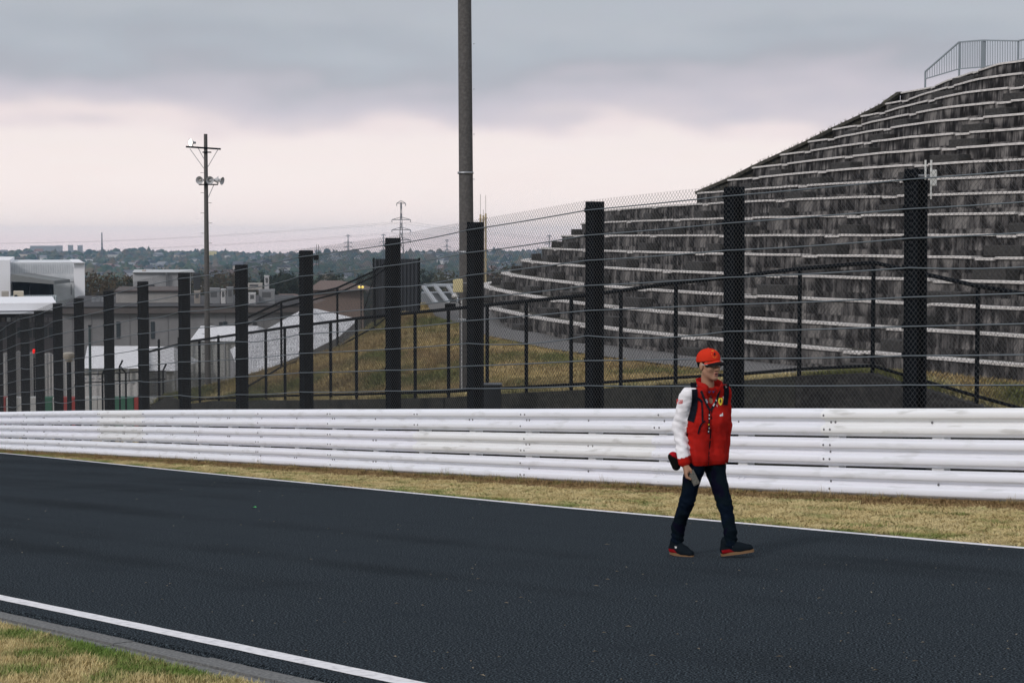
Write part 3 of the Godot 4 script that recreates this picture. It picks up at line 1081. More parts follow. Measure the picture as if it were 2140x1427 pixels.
	for i in pts.size() - 1:
		var b0 := P(pts[i][0], pts[i][1] + 2, pts[i][3]) - r.position
		var t0 := P(pts[i][0], pts[i][2], pts[i][3]) - r.position
		var b1 := P(pts[i + 1][0], pts[i + 1][1] + 2, pts[i + 1][3]) - r.position
		var t1 := P(pts[i + 1][0], pts[i + 1][2], pts[i + 1][3]) - r.position
		var rs := new_st()
		bar(rs, t0, t1, 0.045, 0.045)
		obj("hand_rail", done(rs), M.pale_rail, r)
		rs = new_st()
		bar(rs, b0, b1, 0.035, 0.035)
		obj("foot_rail", done(rs), M.pale_rail, r)
		var m := 14
		for j in range(1, m):
			var f := float(j) / m
			obj("bar", tube_mesh([b0.lerp(b1, f), t0.lerp(t1, f)], 0.011, 5), M.pale_rail, r)

func st_side(st: SurfaceTool, p: Vector3, q: Vector3, base: Vector3) -> void:
	flat(st)
	var y := -3.2 - base.y - base.y * 0.0
	quad(st, p, q, Vector3(q.x, y, q.z), Vector3(p.x, y, p.z))

func hill_at(px: float, d: float) -> Vector3:
	var p := PY(px, 0, d)
	p.y = hill_y(p.x, p.z)
	return p

func build_hill_things() -> void:
	# tall concrete pole on the bank
	var b := hill_at(976, 36.0)
	var o := thing("concrete_pole", b, "tall round grey concrete pole on the bank, cut by the top of the picture", "pole")
	var h := 9.0
	obj("shaft", tube_mesh([Vector3(0, -0.4, 0), Vector3(-0.012, 3.0, 0), Vector3(-0.05, h, 0)], 0.148, 24, 0.122), M.pole, o)
	var st := new_st()
	for y in [1.35, 2.62, 4.1]:
		lathe(st, Vector3(-0.01 - y * 0.004, y, 0), Vector3.UP, [[0.0, 0.142], [0.0, 0.150], [0.04, 0.150], [0.04, 0.142]], 24)
	obj("steel_band", done(st), M.galv, o)
	obj("cable_pipe", tube_mesh([Vector3(-0.10, -0.1, 0.12), Vector3(-0.10, 1.75, 0.11)], 0.016, 8), mat(0.5, 0.5, 0.5, 0.6), o)
	for i in 16:
		obj("step_bolt", tube_mesh([Vector3(0.12 if i % 2 else -0.12, 1.9 + i * 0.42, 0.04), Vector3(0.145 if i % 2 else -0.145, 1.9 + i * 0.42, 0.05)], 0.008, 6), M.galv, o)
	var p := P(957, 597, 35.6)
	var yb := thing("yellow_box", p, "pale yellow junction box strapped to the tall concrete pole", "box")
	obj("case", box_mesh(Vector3(0.185, 0.25, 0.12), 0.012), mat(0.62, 0.54, 0.30, 0.5), yb)
	obj("strap", box_mesh(Vector3(0.30, 0.018, 0.10), 0.003, Vector3(0.14, 0.05, -0.03)), M.galv, yb)
	var lm := thing("flood_lamp", P(952, 618, 35.6), "small white lamp head under the yellow box on the pole", "lamp")
	st = new_st()
	lathe(st, Vector3(0, 0.0, 0), Vector3(-0.5, -0.6, 0.6), [[-0.05, 0.0], [-0.04, 0.03], [0.02, 0.055], [0.05, 0.06], [0.052, 0.0]], 16)
	obj("lamp_head", done(st), mat(0.75, 0.75, 0.74, 0.35), lm)
	obj("bracket", tube_mesh([Vector3(0.01, 0, 0), Vector3(0.06, -0.03, -0.02), Vector3(0.06, -0.13, -0.03), Vector3(0.10, -0.16, -0.05)], 0.010, 6), M.black_steel, lm)
	var jb := thing("switch_box", P(941, 640, 35.3), "small black switch box on a post left of the tall concrete pole", "box")
	obj("case", box_mesh(Vector3(0.20, 0.10, 0.14), 0.01), M.black_steel, jb)
	obj("cable", tube_mesh([Vector3(-0.02, 0.04, 0), Vector3(0.03, 0.12, 0), Vector3(0.10, 0.17, 0.02)], 0.008, 6), M.black_steel, jb)
	obj("leg", tube_mesh([Vector3(-0.02, -0.05, 0), Vector3(-0.02, -1.80, 0)], 0.02, 6), M.black_steel, jb)
	# dark cabinet behind the debris fence
	var cab := W(-1.9, 0, 0)
	p = P(1021, 853, 32.3)
	var cg := thing("cable_cabinet", Vector3(p.x, G(p.x, p.z), p.z), "dark grey metal cabinet with a lid behind the debris fence", "cabinet")
	var ch := P(1021, 806, 32.3).y - G(p.x, p.z)
	obj("case", box_mesh(Vector3(0.42, ch + 0.2, 0.36), 0.012, Vector3(0, ch * 0.5 - 0.1, 0)), mat(0.022, 0.027, 0.032, 0.5), cg)
	obj("lid", box_mesh(Vector3(0.46, 0.035, 0.40), 0.010, Vector3(0, ch + 0.02, 0)), mat(0.045, 0.052, 0.06, 0.45), cg)
	# dark corrugated screen at the head of the bank fence
	b = hill_at(826, 61.0)
	var sc := thing("corrugated_screen", b, "dark corrugated metal screen panel standing on the crest of the bank", "screen")
	var wv := new_st()
	wv.set_smooth_group(0)
	var y1 := P(826, 541, 61.0).y - b.y
	for q in [[-0.66, 0.02, 0.55], [0.06, 0.74, 0.35]]:
		for i in 40:
			var x0: float = lerpf(q[0], q[1], i / 40.0)
			var x1: float = lerpf(q[0], q[1], (i + 1) / 40.0)
			var z0: float = 0.03 * sin(i * 0.9) + (x0) * (q[2] - 0.3)
			var z1: float = 0.03 * sin((i + 1) * 0.9) + (x1) * (q[2] - 0.3)
			quad(wv, Vector3(x0, 0.05, z0), Vector3(x1, 0.05, z1), Vector3(x1, y1, z1), Vector3(x0, y1, z0))
	obj("sheet", done(wv), mottled([[0.0, 0.010, 0.014, 0.02], [0.6, 0.022, 0.028, 0.038], [1.0, 0.06, 0.065, 0.075]], 0.03, 1.2, 71, 0.5), sc)
	for x in [-0.69, 0.04, 0.76]:
		obj("post", tube_mesh([Vector3(x, -0.4, 0.0), Vector3(x, y1 + 0.03, 0.0)], 0.035, 8), M.black_steel, sc)
	obj("brace", tube_mesh([Vector3(-0.68, y1 * 0.72, 0), Vector3(-1.0, 0.3, 0.2)], 0.02, 6), M.black_steel, sc)
	# loudspeaker pole beyond the bank
	var pd := 80.0
	var top := P(429, 280, pd)
	var gy := far_y(top.x, top.z)
	o = thing("loudspeaker_pole", Vector3(top.x, gy, top.z), "slim grey pole carrying a crossarm, horn loudspeakers and climbing pegs", "pole")
	var hh := top.y - gy
	obj("shaft", tube_mesh([Vector3(0, -0.3, 0), Vector3(0, hh, 0)], 0.150, 16, 0.075), M.pole, o)
	var bs := new_st()
	for i in 40:
		var y := hh - 1.6 - i * 0.42
		if y < 2.0: break
		var s := 1.0 if i % 2 else -1.0
		tube(bs, [Vector3(s * 0.09, y, 0.02), Vector3(s * 0.23, y, 0.03)], 0.009, 5)
	obj("peg_row", done(bs), M.black_steel, o).set_meta("kind", "stuff")
	var m := 4.0 / F * pd / 4.0           # metres for one pixel
	var ya := hh - (309 - 280) * m
	obj("crossarm", box_mesh(Vector3(72 * m, 0.07, 0.07), 0.008), M.black_steel, o, Vector3(-4 * m, ya, 0.10))
	(o.get_child(o.get_child_count() - 1) as Node3D).rotation = Vector3(0, 0.15, -0.06)
	for q in [[-32, 2, -4, 42], [-15, 0, -4, 22], [27, 2, 4, 40]]:
		obj("brace", tube_mesh([Vector3(q[0] * m, ya - q[1] * m, 0.1), Vector3(q[2] * m, ya - q[3] * m, 0.05)], 0.014, 6), M.galv, o)
	obj("clamp", box_mesh(Vector3(18 * m, 0.05, 0.10), 0.006), M.black_steel, o, Vector3(3 * m, ya - 9 * m, 0.08))
	var yh := hh - (382 - 280) * m
	obj("speaker_arm", box_mesh(Vector3(40 * m, 0.05, 0.06), 0.006), M.black_steel, o, Vector3(6 * m, yh - 3 * m, 0.12))
	obj("brace", tube_mesh([Vector3(17 * m, yh - 4 * m, 0.12), Vector3(5 * m, yh - 30 * m, 0.08)], 0.014, 6), M.galv, o)
	var gm := mat(0.42, 0.43, 0.44, 0.45)
	var lab := [["grey horn loudspeaker on the slim pole facing the track", Vector3(-0.25, -0.05, 1.0), -9.0], ["grey horn loudspeaker tight beside the slim pole, turned half sideways", Vector3(0.35, -0.05, 1.0), 8.0], ["grey horn loudspeaker in the middle of the speaker arm, turned away", Vector3(0.95, 0.0, -0.3), 18.0], ["outermost grey horn loudspeaker at the tip of the speaker arm", Vector3(0.9, -0.22, 0.35), 28.0]]
	for q in lab:
		var hs := thing("horn_speaker", o.position + Vector3(q[2] * m, yh + 6 * m, 0.16), q[0], "loudspeaker", "horn loudspeakers on the slim pole")
		st = new_st()
		lathe(st, Vector3.ZERO, q[1], [[-0.16, 0.0], [-0.16, 0.06], [-0.04, 0.06], [-0.04, 0.045], [0.05, 0.07], [0.12, 0.115], [0.16, 0.165], [0.17, 0.168], [0.155, 0.155], [0.10, 0.10], [0.03, 0.055]], 20)
		obj("horn", done(st), gm, hs)
		st = new_st()
		lathe(st, Vector3.ZERO, q[1], [[0.02, 0.055], [0.05, 0.048], [0.10, 0.035], [0.115, 0.0]], 14)
		obj("throat", done(st), mat(0.55, 0.53, 0.50, 0.5), hs)
	var fl := thing("lit_floodlight", o.position + Vector3(-29 * m, ya + 11 * m, 0.12), "lit white floodlight on the left arm of the loudspeaker pole", "lamp")
	st = new_st()
	lathe(st, Vector3.ZERO, Vector3(-0.75, 0.0, 0.66), [[-0.20, 0.0], [-0.20, 0.05], [-0.12, 0.05], [-0.02, 0.12], [0.04, 0.165], [0.05, 0.165], [0.035, 0.15]], 18)
	obj("housing", done(st), gm, fl)
	st = new_st()
	lathe(st, Vector3.ZERO, Vector3(-0.75, 0.0, 0.66), [[0.036, 0.152], [0.042, 0.1], [0.044, 0.0]], 18)
	var glow := StandardMaterial3D.new()
	glow.albedo_color = Color(1, 1, 1)
	glow.emission_enabled = true
	glow.emission = Color(1.0, 0.98, 0.94)
	glow.emission_energy_multiplier = 1.6
	obj("lens", done(st), glow, fl)
	obj("stirrup", tube_mesh([Vector3(0.0, -0.04, 0), Vector3(0.10, -0.20, 0)], 0.015, 6), M.black_steel, fl)
	var li := SpotLight3D.new()
	li.name = "floodlight_beam"
	li.light_energy = 1.2
	li.light_color = Color(1.0, 0.98, 0.94)
	li.light_size = 0.15
	li.spot_range = 60.0
	li.spot_angle = 50.0
	li.spot_attenuation = 1.0
	li.shadow_enabled = true
	fl.add_child(li)
	li.look_at_from_position(fl.position + Vector3(-0.75, 0.0, 0.66) * 0.12, fl.position + Vector3(-7.5, -3.5, 6.6))

# a block seen from the front: pixel rectangle x0..x1, top y0, front face at distance d, reaching down to the ground
func block(o: Node3D, called: String, x0: float, x1: float, y0: float, y1: float, d: float, deep: float, m: Material) -> MeshInstance3D:
	var n := Vector3(o.position.x, 0, o.position.z).normalized()      # the thing faces the camera
	var at := func(x: float, y: float) -> Vector3:
		var r := ray(x, y)
		return r * (d / -n.z / r.dot(n))
	var a: Vector3 = at.call(x0, y0)
	var b: Vector3 = at.call(x1, y0)
	var p := (a + b) * 0.5
	var yb: float = (at.call((x0 + x1) * 0.5, y1) as Vector3).y if y1 > 0.0 else far_y(p.x, p.z) - 0.5
	var piece := obj(called, box_mesh(Vector3(a.distance_to(b), p.y - yb, deep), 0.03, Vector3(0, 0, -deep * 0.5)), m, o, Vector3(p.x, (p.y + yb) * 0.5, p.z) - o.position)
	piece.rotation.y = atan2(-n.x, -n.z)
	return piece

func build_buildings() -> void:
	var white := mottled([[0.0, 0.54, 0.57, 0.59], [0.5, 0.64, 0.67, 0.69], [1.0, 0.72, 0.74, 0.76]], 0.03, 20.0, 81, 0.7)
	var bright := mat(0.80, 0.81, 0.84, 0.6)
	var dark := mat(0.03, 0.036, 0.042, 0.8)
	var glass := mat(0.035, 0.05, 0.06, 0.15)
	var beige := mottled([[0.0, 0.33, 0.32, 0.305], [1.0, 0.43, 0.42, 0.40]], 0.02, 8.0, 82, 0.85)
	var grey_wall := mottled([[0.0, 0.21, 0.21, 0.215], [1.0, 0.28, 0.28, 0.285]], 0.02, 10.0, 83, 0.85)
	var fascia := mottled([[0.0, 0.095, 0.082, 0.078], [1.0, 0.135, 0.12, 0.115]], 0.02, 8.0, 84, 0.8)
	var rust := mat(0.23, 0.17, 0.14, 0.9)
	# white factory hall
	var o := thing("factory_hall", PY(88, far_y(-64, -260), 260.0), "large white factory hall with a dark open canopy bay", "building")
	block(o, "wall", 20, 153.5, 550, 589, 260, 40, white)
	block(o, "wall", 111, 153.4, 589.2, 0, 260.1, 40, white)
	block(o, "back_wall", 18, 114, 586, 0, 290, 0.4, white)
	block(o, "corner_tower", 153.7, 176, 549, 0, 258, 42, bright)
	block(o, "end_block", -60, 20, 543, 0, 256, 42, bright)
	block(o, "roof_edge", 19, 177, 548, 550.5, 257.4, 0.6, mat(0.6, 0.62, 0.64))
	var st := new_st()
	var c0 := P(20.5, 573, 250) - o.position
	var c1 := P(111, 587, 250) - o.position
	prism(st, PackedVector2Array([Vector2(0, 0), Vector2(c1.x - c0.x, c1.y - c0.y), Vector2(c1.x - c0.x, c1.y - c0.y - 0.45), Vector2(0, -0.9)]), Transform3D(Basis.IDENTITY, c0 + Vector3(0, 0, -4.8)), 9.0)
	obj("canopy", done(st), mat(0.16, 0.17, 0.17, 0.8), o)
	for x in [23, 60, 104]:
		block(o, "canopy_post", x, x + 1.8, 584, 0, 252, 0.2, dark)
	block(o, "downpipe", 147, 148.4, 594, 616, 259.6, 0.15, dark)
	for k in 26:
		block(o, "cladding_rib", 24 + k * 5.0, 24.6 + k * 5.0, 551, 572, 259.9, 0.08, mat(0.47, 0.49, 0.51))
	block(o, "fence_panel", 22, 118, 617, 631, 246, 0.2, mat(0.30, 0.35, 0.37))
	for k in 22:
		block(o, "fence_slat", 30 + k * 4.0, 32.2 + k * 4.0, 617, 631, 245.7, 0.15, mat(0.46, 0.51, 0.53))
	o = thing("cream_shed", PY(36, far_y(-62, -240), 240.0), "small cream box hut with a dark door in front of the factory", "hut")
	block(o, "wall", 27, 48.5, 609, 0, 240, 3, mat(0.55, 0.50, 0.40))
	block(o, "door", 29, 35, 616, 0, 239.8, 0.15, dark)
	o = thing("cream_tank", PY(10, far_y(-62, -240), 241.0), "grey-beige tank box beside the small cream hut", "tank")
	block(o, "wall", 2, 17, 609, 0, 241, 3, mat(0.36, 0.34, 0.31))
	# flat white roof of a pit building, its dark storeys below
	o = thing("pit_building", PY(30, far_y(-20, -150), 150.0), "dark glazed building under a broad flat white roof", "building")
	block(o, "roof_slab", -120, 117, 633, 650, 150, 16, bright)
	block(o, "eaves", -120, 124, 650.2, 653, 150.6, 15, mat(0.30, 0.30, 0.31))
	block(o, "gutter_edge", -120, 70, 653.2, 657, 149.2, 1, mat(0.5, 0.52, 0.55))
	block(o, "wall", -120, 124, 657, 0, 151, 14, mat(0.12, 0.105, 0.11))
	for k in 14:
		var x := -20.0 + k * 11.0
		block(o, "window", x, x + 8.0, 663, 673, 150.9, 0.08, mat(0.30, 0.27, 0.27) if k % 3 else bright)
		block(o, "window", x, x + 8.0, 684, 706, 150.9, 0.08, glass)
		block(o, "pillar", x + 8.8, x + 9.8, 658, 0, 150.6, 0.2, mat(0.13, 0.12, 0.12))
	# long grey service building
	o = thing("service_building", PY(380, far_y(-25, -125), 125.0), "long low grey building with a brown roof band and roof units", "building")
	block(o, "wall", 127, 640, 655, 0, 125, 22, grey_wall)
	block(o, "roof_band", 124, 655, 641, 655, 124.6, 23, fascia)
	block(o, "roof_trim", 124, 655, 639.2, 640.9, 124.5, 23, mat(0.05, 0.05, 0.055))
	for x in [318, 246, 470]:
		block(o, "window", x - 4, x + 4.5, 672, 708, 124.94, 0.1, glass)
	for k in 12:
		block(o, "wall_joint", 150 + k * 40.0, 150.8 + k * 40.0, 656, 0, 124.97, 0.05, mat(0.11, 0.11, 0.115))
	block(o, "wall_vent", 457, 465, 673, 680, 124.9, 0.15, dark)
	block(o, "wall_vent", 528, 536, 673, 680, 124.9, 0.15, dark)
	block(o, "penthouse", 241, 380, 610, 640, 131, 9, beige)
	block(o, "penthouse_roof", 239, 382, 606, 609.8, 130.8, 10, mat(0.12, 0.10, 0.095))
	for k in 5:
		block(o, "side_panel", 190 + k * 10.0, 199.4 + k * 10.0, 622, 640, 133, 0.4, mat(0.27, 0.29, 0.31))
	o = thing("grey_block", PY(330, far_y(-40, -170), 175.0), "plain pale grey block with white roof edge behind the long grey building", "building")
	block(o, "wall", 277, 398, 570, 0, 175, 12, mottled([[0.0, 0.32, 0.33, 0.34], [1.0, 0.40, 0.41, 0.42]], 0.02, 8.0, 85))
	block(o, "roof_edge", 276, 407, 568, 570, 174.7, 12.6, mat(0.45, 0.47, 0.48))
	block(o, "roof_hatch", 296, 304, 564, 568, 177, 2, mat(0.4, 0.36, 0.33))
	block(o, "dark_panel", 404, 418, 571, 604, 174.6, 0.3, dark)
	block(o, "vent", 346, 349, 570, 606, 174.6, 0.3, mat(0.13, 0.14, 0.15))
	block(o, "window", 309, 322, 595, 600, 174.8, 0.2, dark)
	# roof units
	var unit := [[405, 418, 608, 638], [434, 459, 602, 640], [461, 471, 604, 638], [473, 487, 600, 640], [519, 534, 612, 638], [540, 574, 605, 638], [514, 548, 592, 606], [552, 562, 576, 606]]
	var tone := [[0.30, 0.27, 0.24], [0.24, 0.25, 0.26], [0.55, 0.55, 0.55], [0.20, 0.21, 0.22], [0.5, 0.5, 0.5], [0.24, 0.25, 0.26], [0.42, 0.40, 0.37], [0.45, 0.45, 0.46]]
	var lab := ["squat brownish roof unit on the long grey building", "wide grey ribbed cooling unit beside the slim loudspeaker pole", "narrow white roof cabinet between two grey cooling units", "dark grey cooling unit right of the narrow white cabinet", "small white cabinet fixed before the broad grey roof unit", "broad grey roof unit at the right end of the roof", "beige duct box above the small white cabinet", "thin pale flue standing up from the roof units"]
	for i in unit.size():
		var u: Array = unit[i]
		var d := 129.0 - (1.0 if i == 4 else 0.0) + (1.5 if i > 5 else 0.0)
		var r := thing("roof_unit", P((u[0] + u[1]) * 0.5, u[3], d), lab[i], "roof unit", "units on the roof of the long grey building")
		var mm := mat(tone[i][0], tone[i][1], tone[i][2], 0.6)
		block(r, "case", u[0], u[1], u[2] + 1.5, u[3], d, 1.2, mm)
		block(r, "top_plate", u[0] - 0.8, u[1] + 0.8, u[2], u[2] + 1.5, d + 0.06, 1.4, mm)
		block(r, "grille", lerpf(u[0], u[1], 0.2), lerpf(u[0], u[1], 0.75), lerpf(u[2], u[3], 0.15), lerpf(u[2], u[3], 0.5), d - 0.02, 0.05, mat(0.10, 0.105, 0.11))
	# brown tiled roofs and a stand further off
	for q in [[690, 590, 640, 770, 640, "brown hipped house roof low behind the white tent", 200.0], [600, 618, 560, 660, 655, "long brown roof between the roof units and the bank", 165.0]]:
		var r := thing("brown_roof_house", PY(q[0], far_y(-20, -q[6]), q[6]), q[5], "house")
		var wpx: float = q[3] - q[2]
		block(r, "wall", q[2] + wpx * 0.08, q[3] - wpx * 0.08, q[1] + 14, 0, q[6], 8, rust)
		st = new_st()
		flat(st)
		var a := P(q[2], q[1] + 16, q[6] - 0.8) - r.position
		var b := P(q[3], q[1] + 16, q[6] - 0.8) - r.position
		var t0 := P(q[0] - wpx * 0.16, q[1] - 4, q[6] + 4) - r.position
		var t1 := P(q[0] + wpx * 0.16, q[1] - 4, q[6] + 4) - r.position
		var a2 := a + Vector3(0, 0, -9.6)
		var b2 := b + Vector3(0, 0, -9.6)
		quad(st, a, b, t1, t0); quad(st, b2, a2, t0, t1)
		v3(st, a); v3(st, t0); v3(st, a2)
		v3(st, b); v3(st, t1); v3(st, b2)
		obj("roof", done(st), mottled([[0.0, 0.14, 0.10, 0.09], [1.0, 0.21, 0.155, 0.13]], 0.05, 6.0, 86), r)
	o = thing("far_grandstand", PY(930, far_y(-10, -230), 230.0), "pale grey far-off open stand with sloping braces", "stand")
	block(o, "roof_slab", 884, 1000, 596, 599.5, 230, 8, mat(0.30, 0.33, 0.35))
	for k in 5:
		st = new_st()
		var x := 884.0 + k * 26.0
		bar(st, P(x, 598, 230) - o.position, P(x + 28, 634, 222) - o.position, 0.45, 0.3)
		obj("brace", done(st), mat(0.34, 0.36, 0.38), o)
	block(o, "seat_bank", 880, 1000, 612, 0, 238, 6, mat(0.22, 0.24, 0.26))
	# tents: white sheet roofs
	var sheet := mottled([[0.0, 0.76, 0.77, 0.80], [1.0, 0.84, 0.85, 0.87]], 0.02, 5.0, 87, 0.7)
	o = thing("white_roof_tent", P(600, 740, 70), "large white sheet-roofed tent with its flank shade coloured in grey beside the bank", "tent")
	st = new_st()
	flat(st)
	var B := o.position
	var ridge0 := P(636, 644, 78) - B
	var ridge1 := P(660, 645, 82) - B
	var eR := P(750, 667, 74) - B
	var eL := P(480, 730, 66) - B
	var e0 := P(505, 792, 60) - B
	var e1 := P(640, 738, 64) - B
	var e2 := P(706, 705, 67) - B
	quad(st, e0, e1, ridge0, eL); v3(st, e1); v3(st, e2); v3(st, ridge0)
	v3(st, e2); v3(st, eR); v3(st, ridge1); v3(st, e2); v3(st, ridge1); v3(st, ridge0)
	obj("roof_sheet", done(st), sheet, o)
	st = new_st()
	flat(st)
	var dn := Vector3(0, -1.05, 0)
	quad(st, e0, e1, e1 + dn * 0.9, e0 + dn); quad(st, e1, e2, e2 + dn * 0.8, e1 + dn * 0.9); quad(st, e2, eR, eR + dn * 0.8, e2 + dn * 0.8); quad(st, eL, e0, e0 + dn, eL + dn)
	obj("side_sheet", done(st), mat(0.30, 0.31, 0.33, 0.8), o)  # flank sheet coloured grey: the shade on the tent side is in its colour
	for q in [e0, e1, e2, eR]:
		obj("pole", tube_mesh([q + Vector3(0, 0.02, 0), q + Vector3(0, -6, 0)], 0.05, 8), M.galv, o)
	for q in [[395, 545, 681, 713, 92.0, 24.0, "white ridge tent behind the slim loudspeaker pole"], [172, 300, 723, 770, 84.0, 10.0, "broad white marquee in front of the long grey building"], [286, 365, 724, 775, 85.0, 10.0, "smaller white marquee beside the broad one"]]:
		o = thing("marquee", PY((q[0] + q[1]) * 0.5, far_y(-20, -q[4]), q[4]), q[6], "tent", "white marquees in the lower paddock")
		st = new_st()
		flat(st)
		B = o.position
		var l := P(q[0], q[3], q[4] - 3.0) - B
		var r := P(q[1], q[3], q[4] - 3.0) - B
		var tl := P(q[0] + q[5], q[2], q[4]) - B
		var tr := P(q[1] - q[5] * 0.3, q[2], q[4]) - B
		var bk := Vector3(0, 0, -6.5)
		quad(st, l, r, tr, tl); quad(st, l + bk, r + bk, tr, tl); v3(st, l); v3(st, tl); v3(st, l + bk); v3(st, r); v3(st, tr); v3(st, r + bk)
		obj("roof_sheet", done(st), sheet, o)
		st = new_st()
		flat(st)
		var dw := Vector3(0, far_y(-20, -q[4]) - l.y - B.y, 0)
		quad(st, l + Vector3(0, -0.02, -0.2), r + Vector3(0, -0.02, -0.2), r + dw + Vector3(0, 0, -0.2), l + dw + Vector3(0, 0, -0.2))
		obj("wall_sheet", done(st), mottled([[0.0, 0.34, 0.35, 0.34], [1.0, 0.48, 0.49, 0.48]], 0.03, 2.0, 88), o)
		for x in 5:
			obj("tent_pole", tube_mesh([l.lerp(r, x / 4.0), l.lerp(r, x / 4.0) + dw], 0.05, 6), M.galv, o)
	# hung white sheets, left
	var hung := [[0, 28, 742, 70.0, "white hanging sheet beside the red end of the painted wall"], [30, 45, 738, 71.0, "narrow white hanging sheet between two fence posts"], [57, 74, 740, 71.0, "white hanging sheet below the red lamp"], [88, 112, 742, 70.5, "white hanging sheet with a peaked top"], [128, 160, 752, 70.0, "white hanging sheet behind the bowl lamp post"], [165, 222, 790, 69.5, "wide low grey-white sheet behind the thin teal post"], [236, 292, 800, 69.5, "wide low grey-white sheet beside the cranked fence posts"]]
	for q in hung:
		o = thing("hanging_sheet", PY((q[0] + q[1]) * 0.5, -7.4, q[3]), q[4], "sheet", "white sheets hung along the lower paddock")
		st = new_st()
		st.set_smooth_group(0)
		var t := P(q[0], q[2], q[3]) - o.position
		var u := P(q[1], q[2], q[3]) - o.position
		var nn := 12
		for i in nn:
			var f0 := float(i) / nn
			var f1 := float(i + 1) / nn
			var z0 := Vector3(0, 0.10 * sin(f0 * PI), 0.05 * sin(i * 1.9))
			var z1 := Vector3(0, 0.10 * sin(f1 * PI), 0.05 * sin((i + 1) * 1.9))
			quad(st, t.lerp(u, f0) + z0, t.lerp(u, f1) + z1, Vector3(lerpf(t.x, u.x, f1), 0, z1.z), Vector3(lerpf(t.x, u.x, f0), 0, z0.z))
		obj("cloth", done(st), mottled([[0.0, 0.36, 0.36, 0.35], [1.0, 0.60, 0.60, 0.60]], 0.04, 1.5, 89, 0.9), o)
		obj("top_bar", tube_mesh([t, u], 0.02, 6), M.galv, o)
	# painted low wall: red, white and green blocks
	o = thing("painted_wall", PY(140, -8.0, 66.0), "low wall painted in red, white and green blocks beyond the fence", "wall")
	var cols := {"r": mat(0.30, 0.035, 0.03, 0.6), "w": mat(0.45, 0.46, 0.45, 0.6), "g": mat(0.02, 0.12, 0.07, 0.6)}
	for q in [[-60, -14, "w"], [-14, 15, "r"], [15, 40, "w"], [40, 62, "w"], [62, 86, "w"], [86, 112, "g"], [112, 126, "w"], [126, 176, "r"], [176, 206, "w"], [206, 234, "w"], [234, 282, "g"], [282, 292, "r"], [292, 330, "w"]]:
		var p := P((q[0] + q[1]) * 0.5, 829, 66.0)
		var w: float = (q[1] - q[0]) / F * 66.0 - 0.01
		obj("painted_block", box_mesh(Vector3(w, 1.4, 0.5), 0.02), cols[q[2]], o, p - o.position - Vector3(0, 0.7, 0))
	# lamp post with an open bowl, thin teal post, red lamp, cranked fence posts
	o = thing("bowl_lamp_post", PY(141, -7.6, 62.0), "dark post topped with an upturned cream bowl lamp", "lamp post")
	var th := P(141, 752, 62.0).y + 7.6
	obj("post", tube_mesh([Vector3.ZERO, Vector3(0, th, 0)], 0.075, 10), M.black_steel, o)
	st = new_st()
	lathe(st, Vector3(0, th - 0.08, 0), Vector3.UP, [[0.0, 0.06], [0.06, 0.11], [0.18, 0.19], [0.28, 0.205], [0.30, 0.20], [0.33, 0.12], [0.34, 0.0]], 18)
	obj("bowl", done(st), mat(0.42, 0.39, 0.33, 0.6), o)
	o = thing("teal_post", PY(185.5, -7.8, 64.0), "thin dark teal post with a flat top beyond the fence", "post")
	obj("shaft", tube_mesh([Vector3.ZERO, Vector3(0, P(185, 681, 64).y + 7.8, 0)], 0.045, 10), mat(0.02, 0.05, 0.055, 0.5), o)
	obj("top_cap", box_mesh(Vector3(0.11, 0.03, 0.11), 0.006), M.black_steel, o, Vector3(0, P(185, 681, 64).y + 7.81, 0))
	o = thing("red_lamp", P(70, 734, 69.0), "small glowing red signal lamp above the white sheets", "lamp")
	st = new_st()
	lathe(st, Vector3.ZERO, Vector3.UP, [[-0.08, 0.0], [-0.08, 0.05], [0.03, 0.06], [0.08, 0.035], [0.085, 0.0]], 12)
	var rg := StandardMaterial3D.new()
	rg.albedo_color = Color(0.9, 0.1, 0.08)
	rg.emission_enabled = true
	rg.emission = Color(1.0, 0.12, 0.10)
	rg.emission_energy_multiplier = 0.8
	obj("dome", done(st), rg, o)
	obj("stem", tube_mesh([Vector3(0, -0.08, 0), Vector3(0, -0.25, 0)], 0.02, 6), M.black_steel, o)
	obj("bracket", tube_mesh([Vector3(0, -0.25, 0), Vector3(0, P(70, 860, 69.0).y - P(70, 734, 69.0).y - 1.2, 0)], 0.03, 6), M.black_steel, o)
	o = thing("cranked_fence", PY(256, -8.0, 60.0), "black wire fence with cranked post tops in the lower paddock", "fence")
	for q in [[213, 770], [249, 754], [262, 768], [340, 762]]:
		var p := P(q[0], q[1] + 12, 60.0) - o.position
		obj("post", tube_mesh([Vector3(p.x, 0, p.z), p, p + Vector3(0.10 if q[0] != 262 else -0.16, 0.20, 0)], 0.03, 8), M.black_steel, o)
	for y in [779, 796]:
		obj("rail", tube_mesh([P(168, y + 4, 60) - o.position, P(345, y - 4, 60) - o.position], 0.02, 6), M.black_steel, o)
	# yellow twin lamp
	o = thing("twin_lamp", P(754, 600, 150.0), "twin yellow lamps glowing on a far post above the bank fence", "lamp")
	var yg := StandardMaterial3D.new()
	yg.albedo_color = Color(1, 0.9, 0.5)
	yg.emission_enabled = true
	yg.emission = Color(1.0, 0.88, 0.45)
	yg.emission_energy_multiplier = 1.3
	for s in [-1, 1]:
		st = new_st()
		lathe(st, Vector3(s * 0.13, 0, 0), Vector3(0, 0, 1), [[-0.10, 0.0], [-0.10, 0.06], [0.0, 0.11], [0.03, 0.0]], 12)
		obj("lamp_head", done(st), yg, o)
	obj("post", tube_mesh([Vector3(0, 0, -0.08), Vector3(0, -8, -0.08)], 0.05, 6), M.black_steel, o)
	obj("arm", box_mesh(Vector3(0.34, 0.04, 0.04), 0.005, Vector3(0, 0.0, -0.10)), M.black_steel, o)

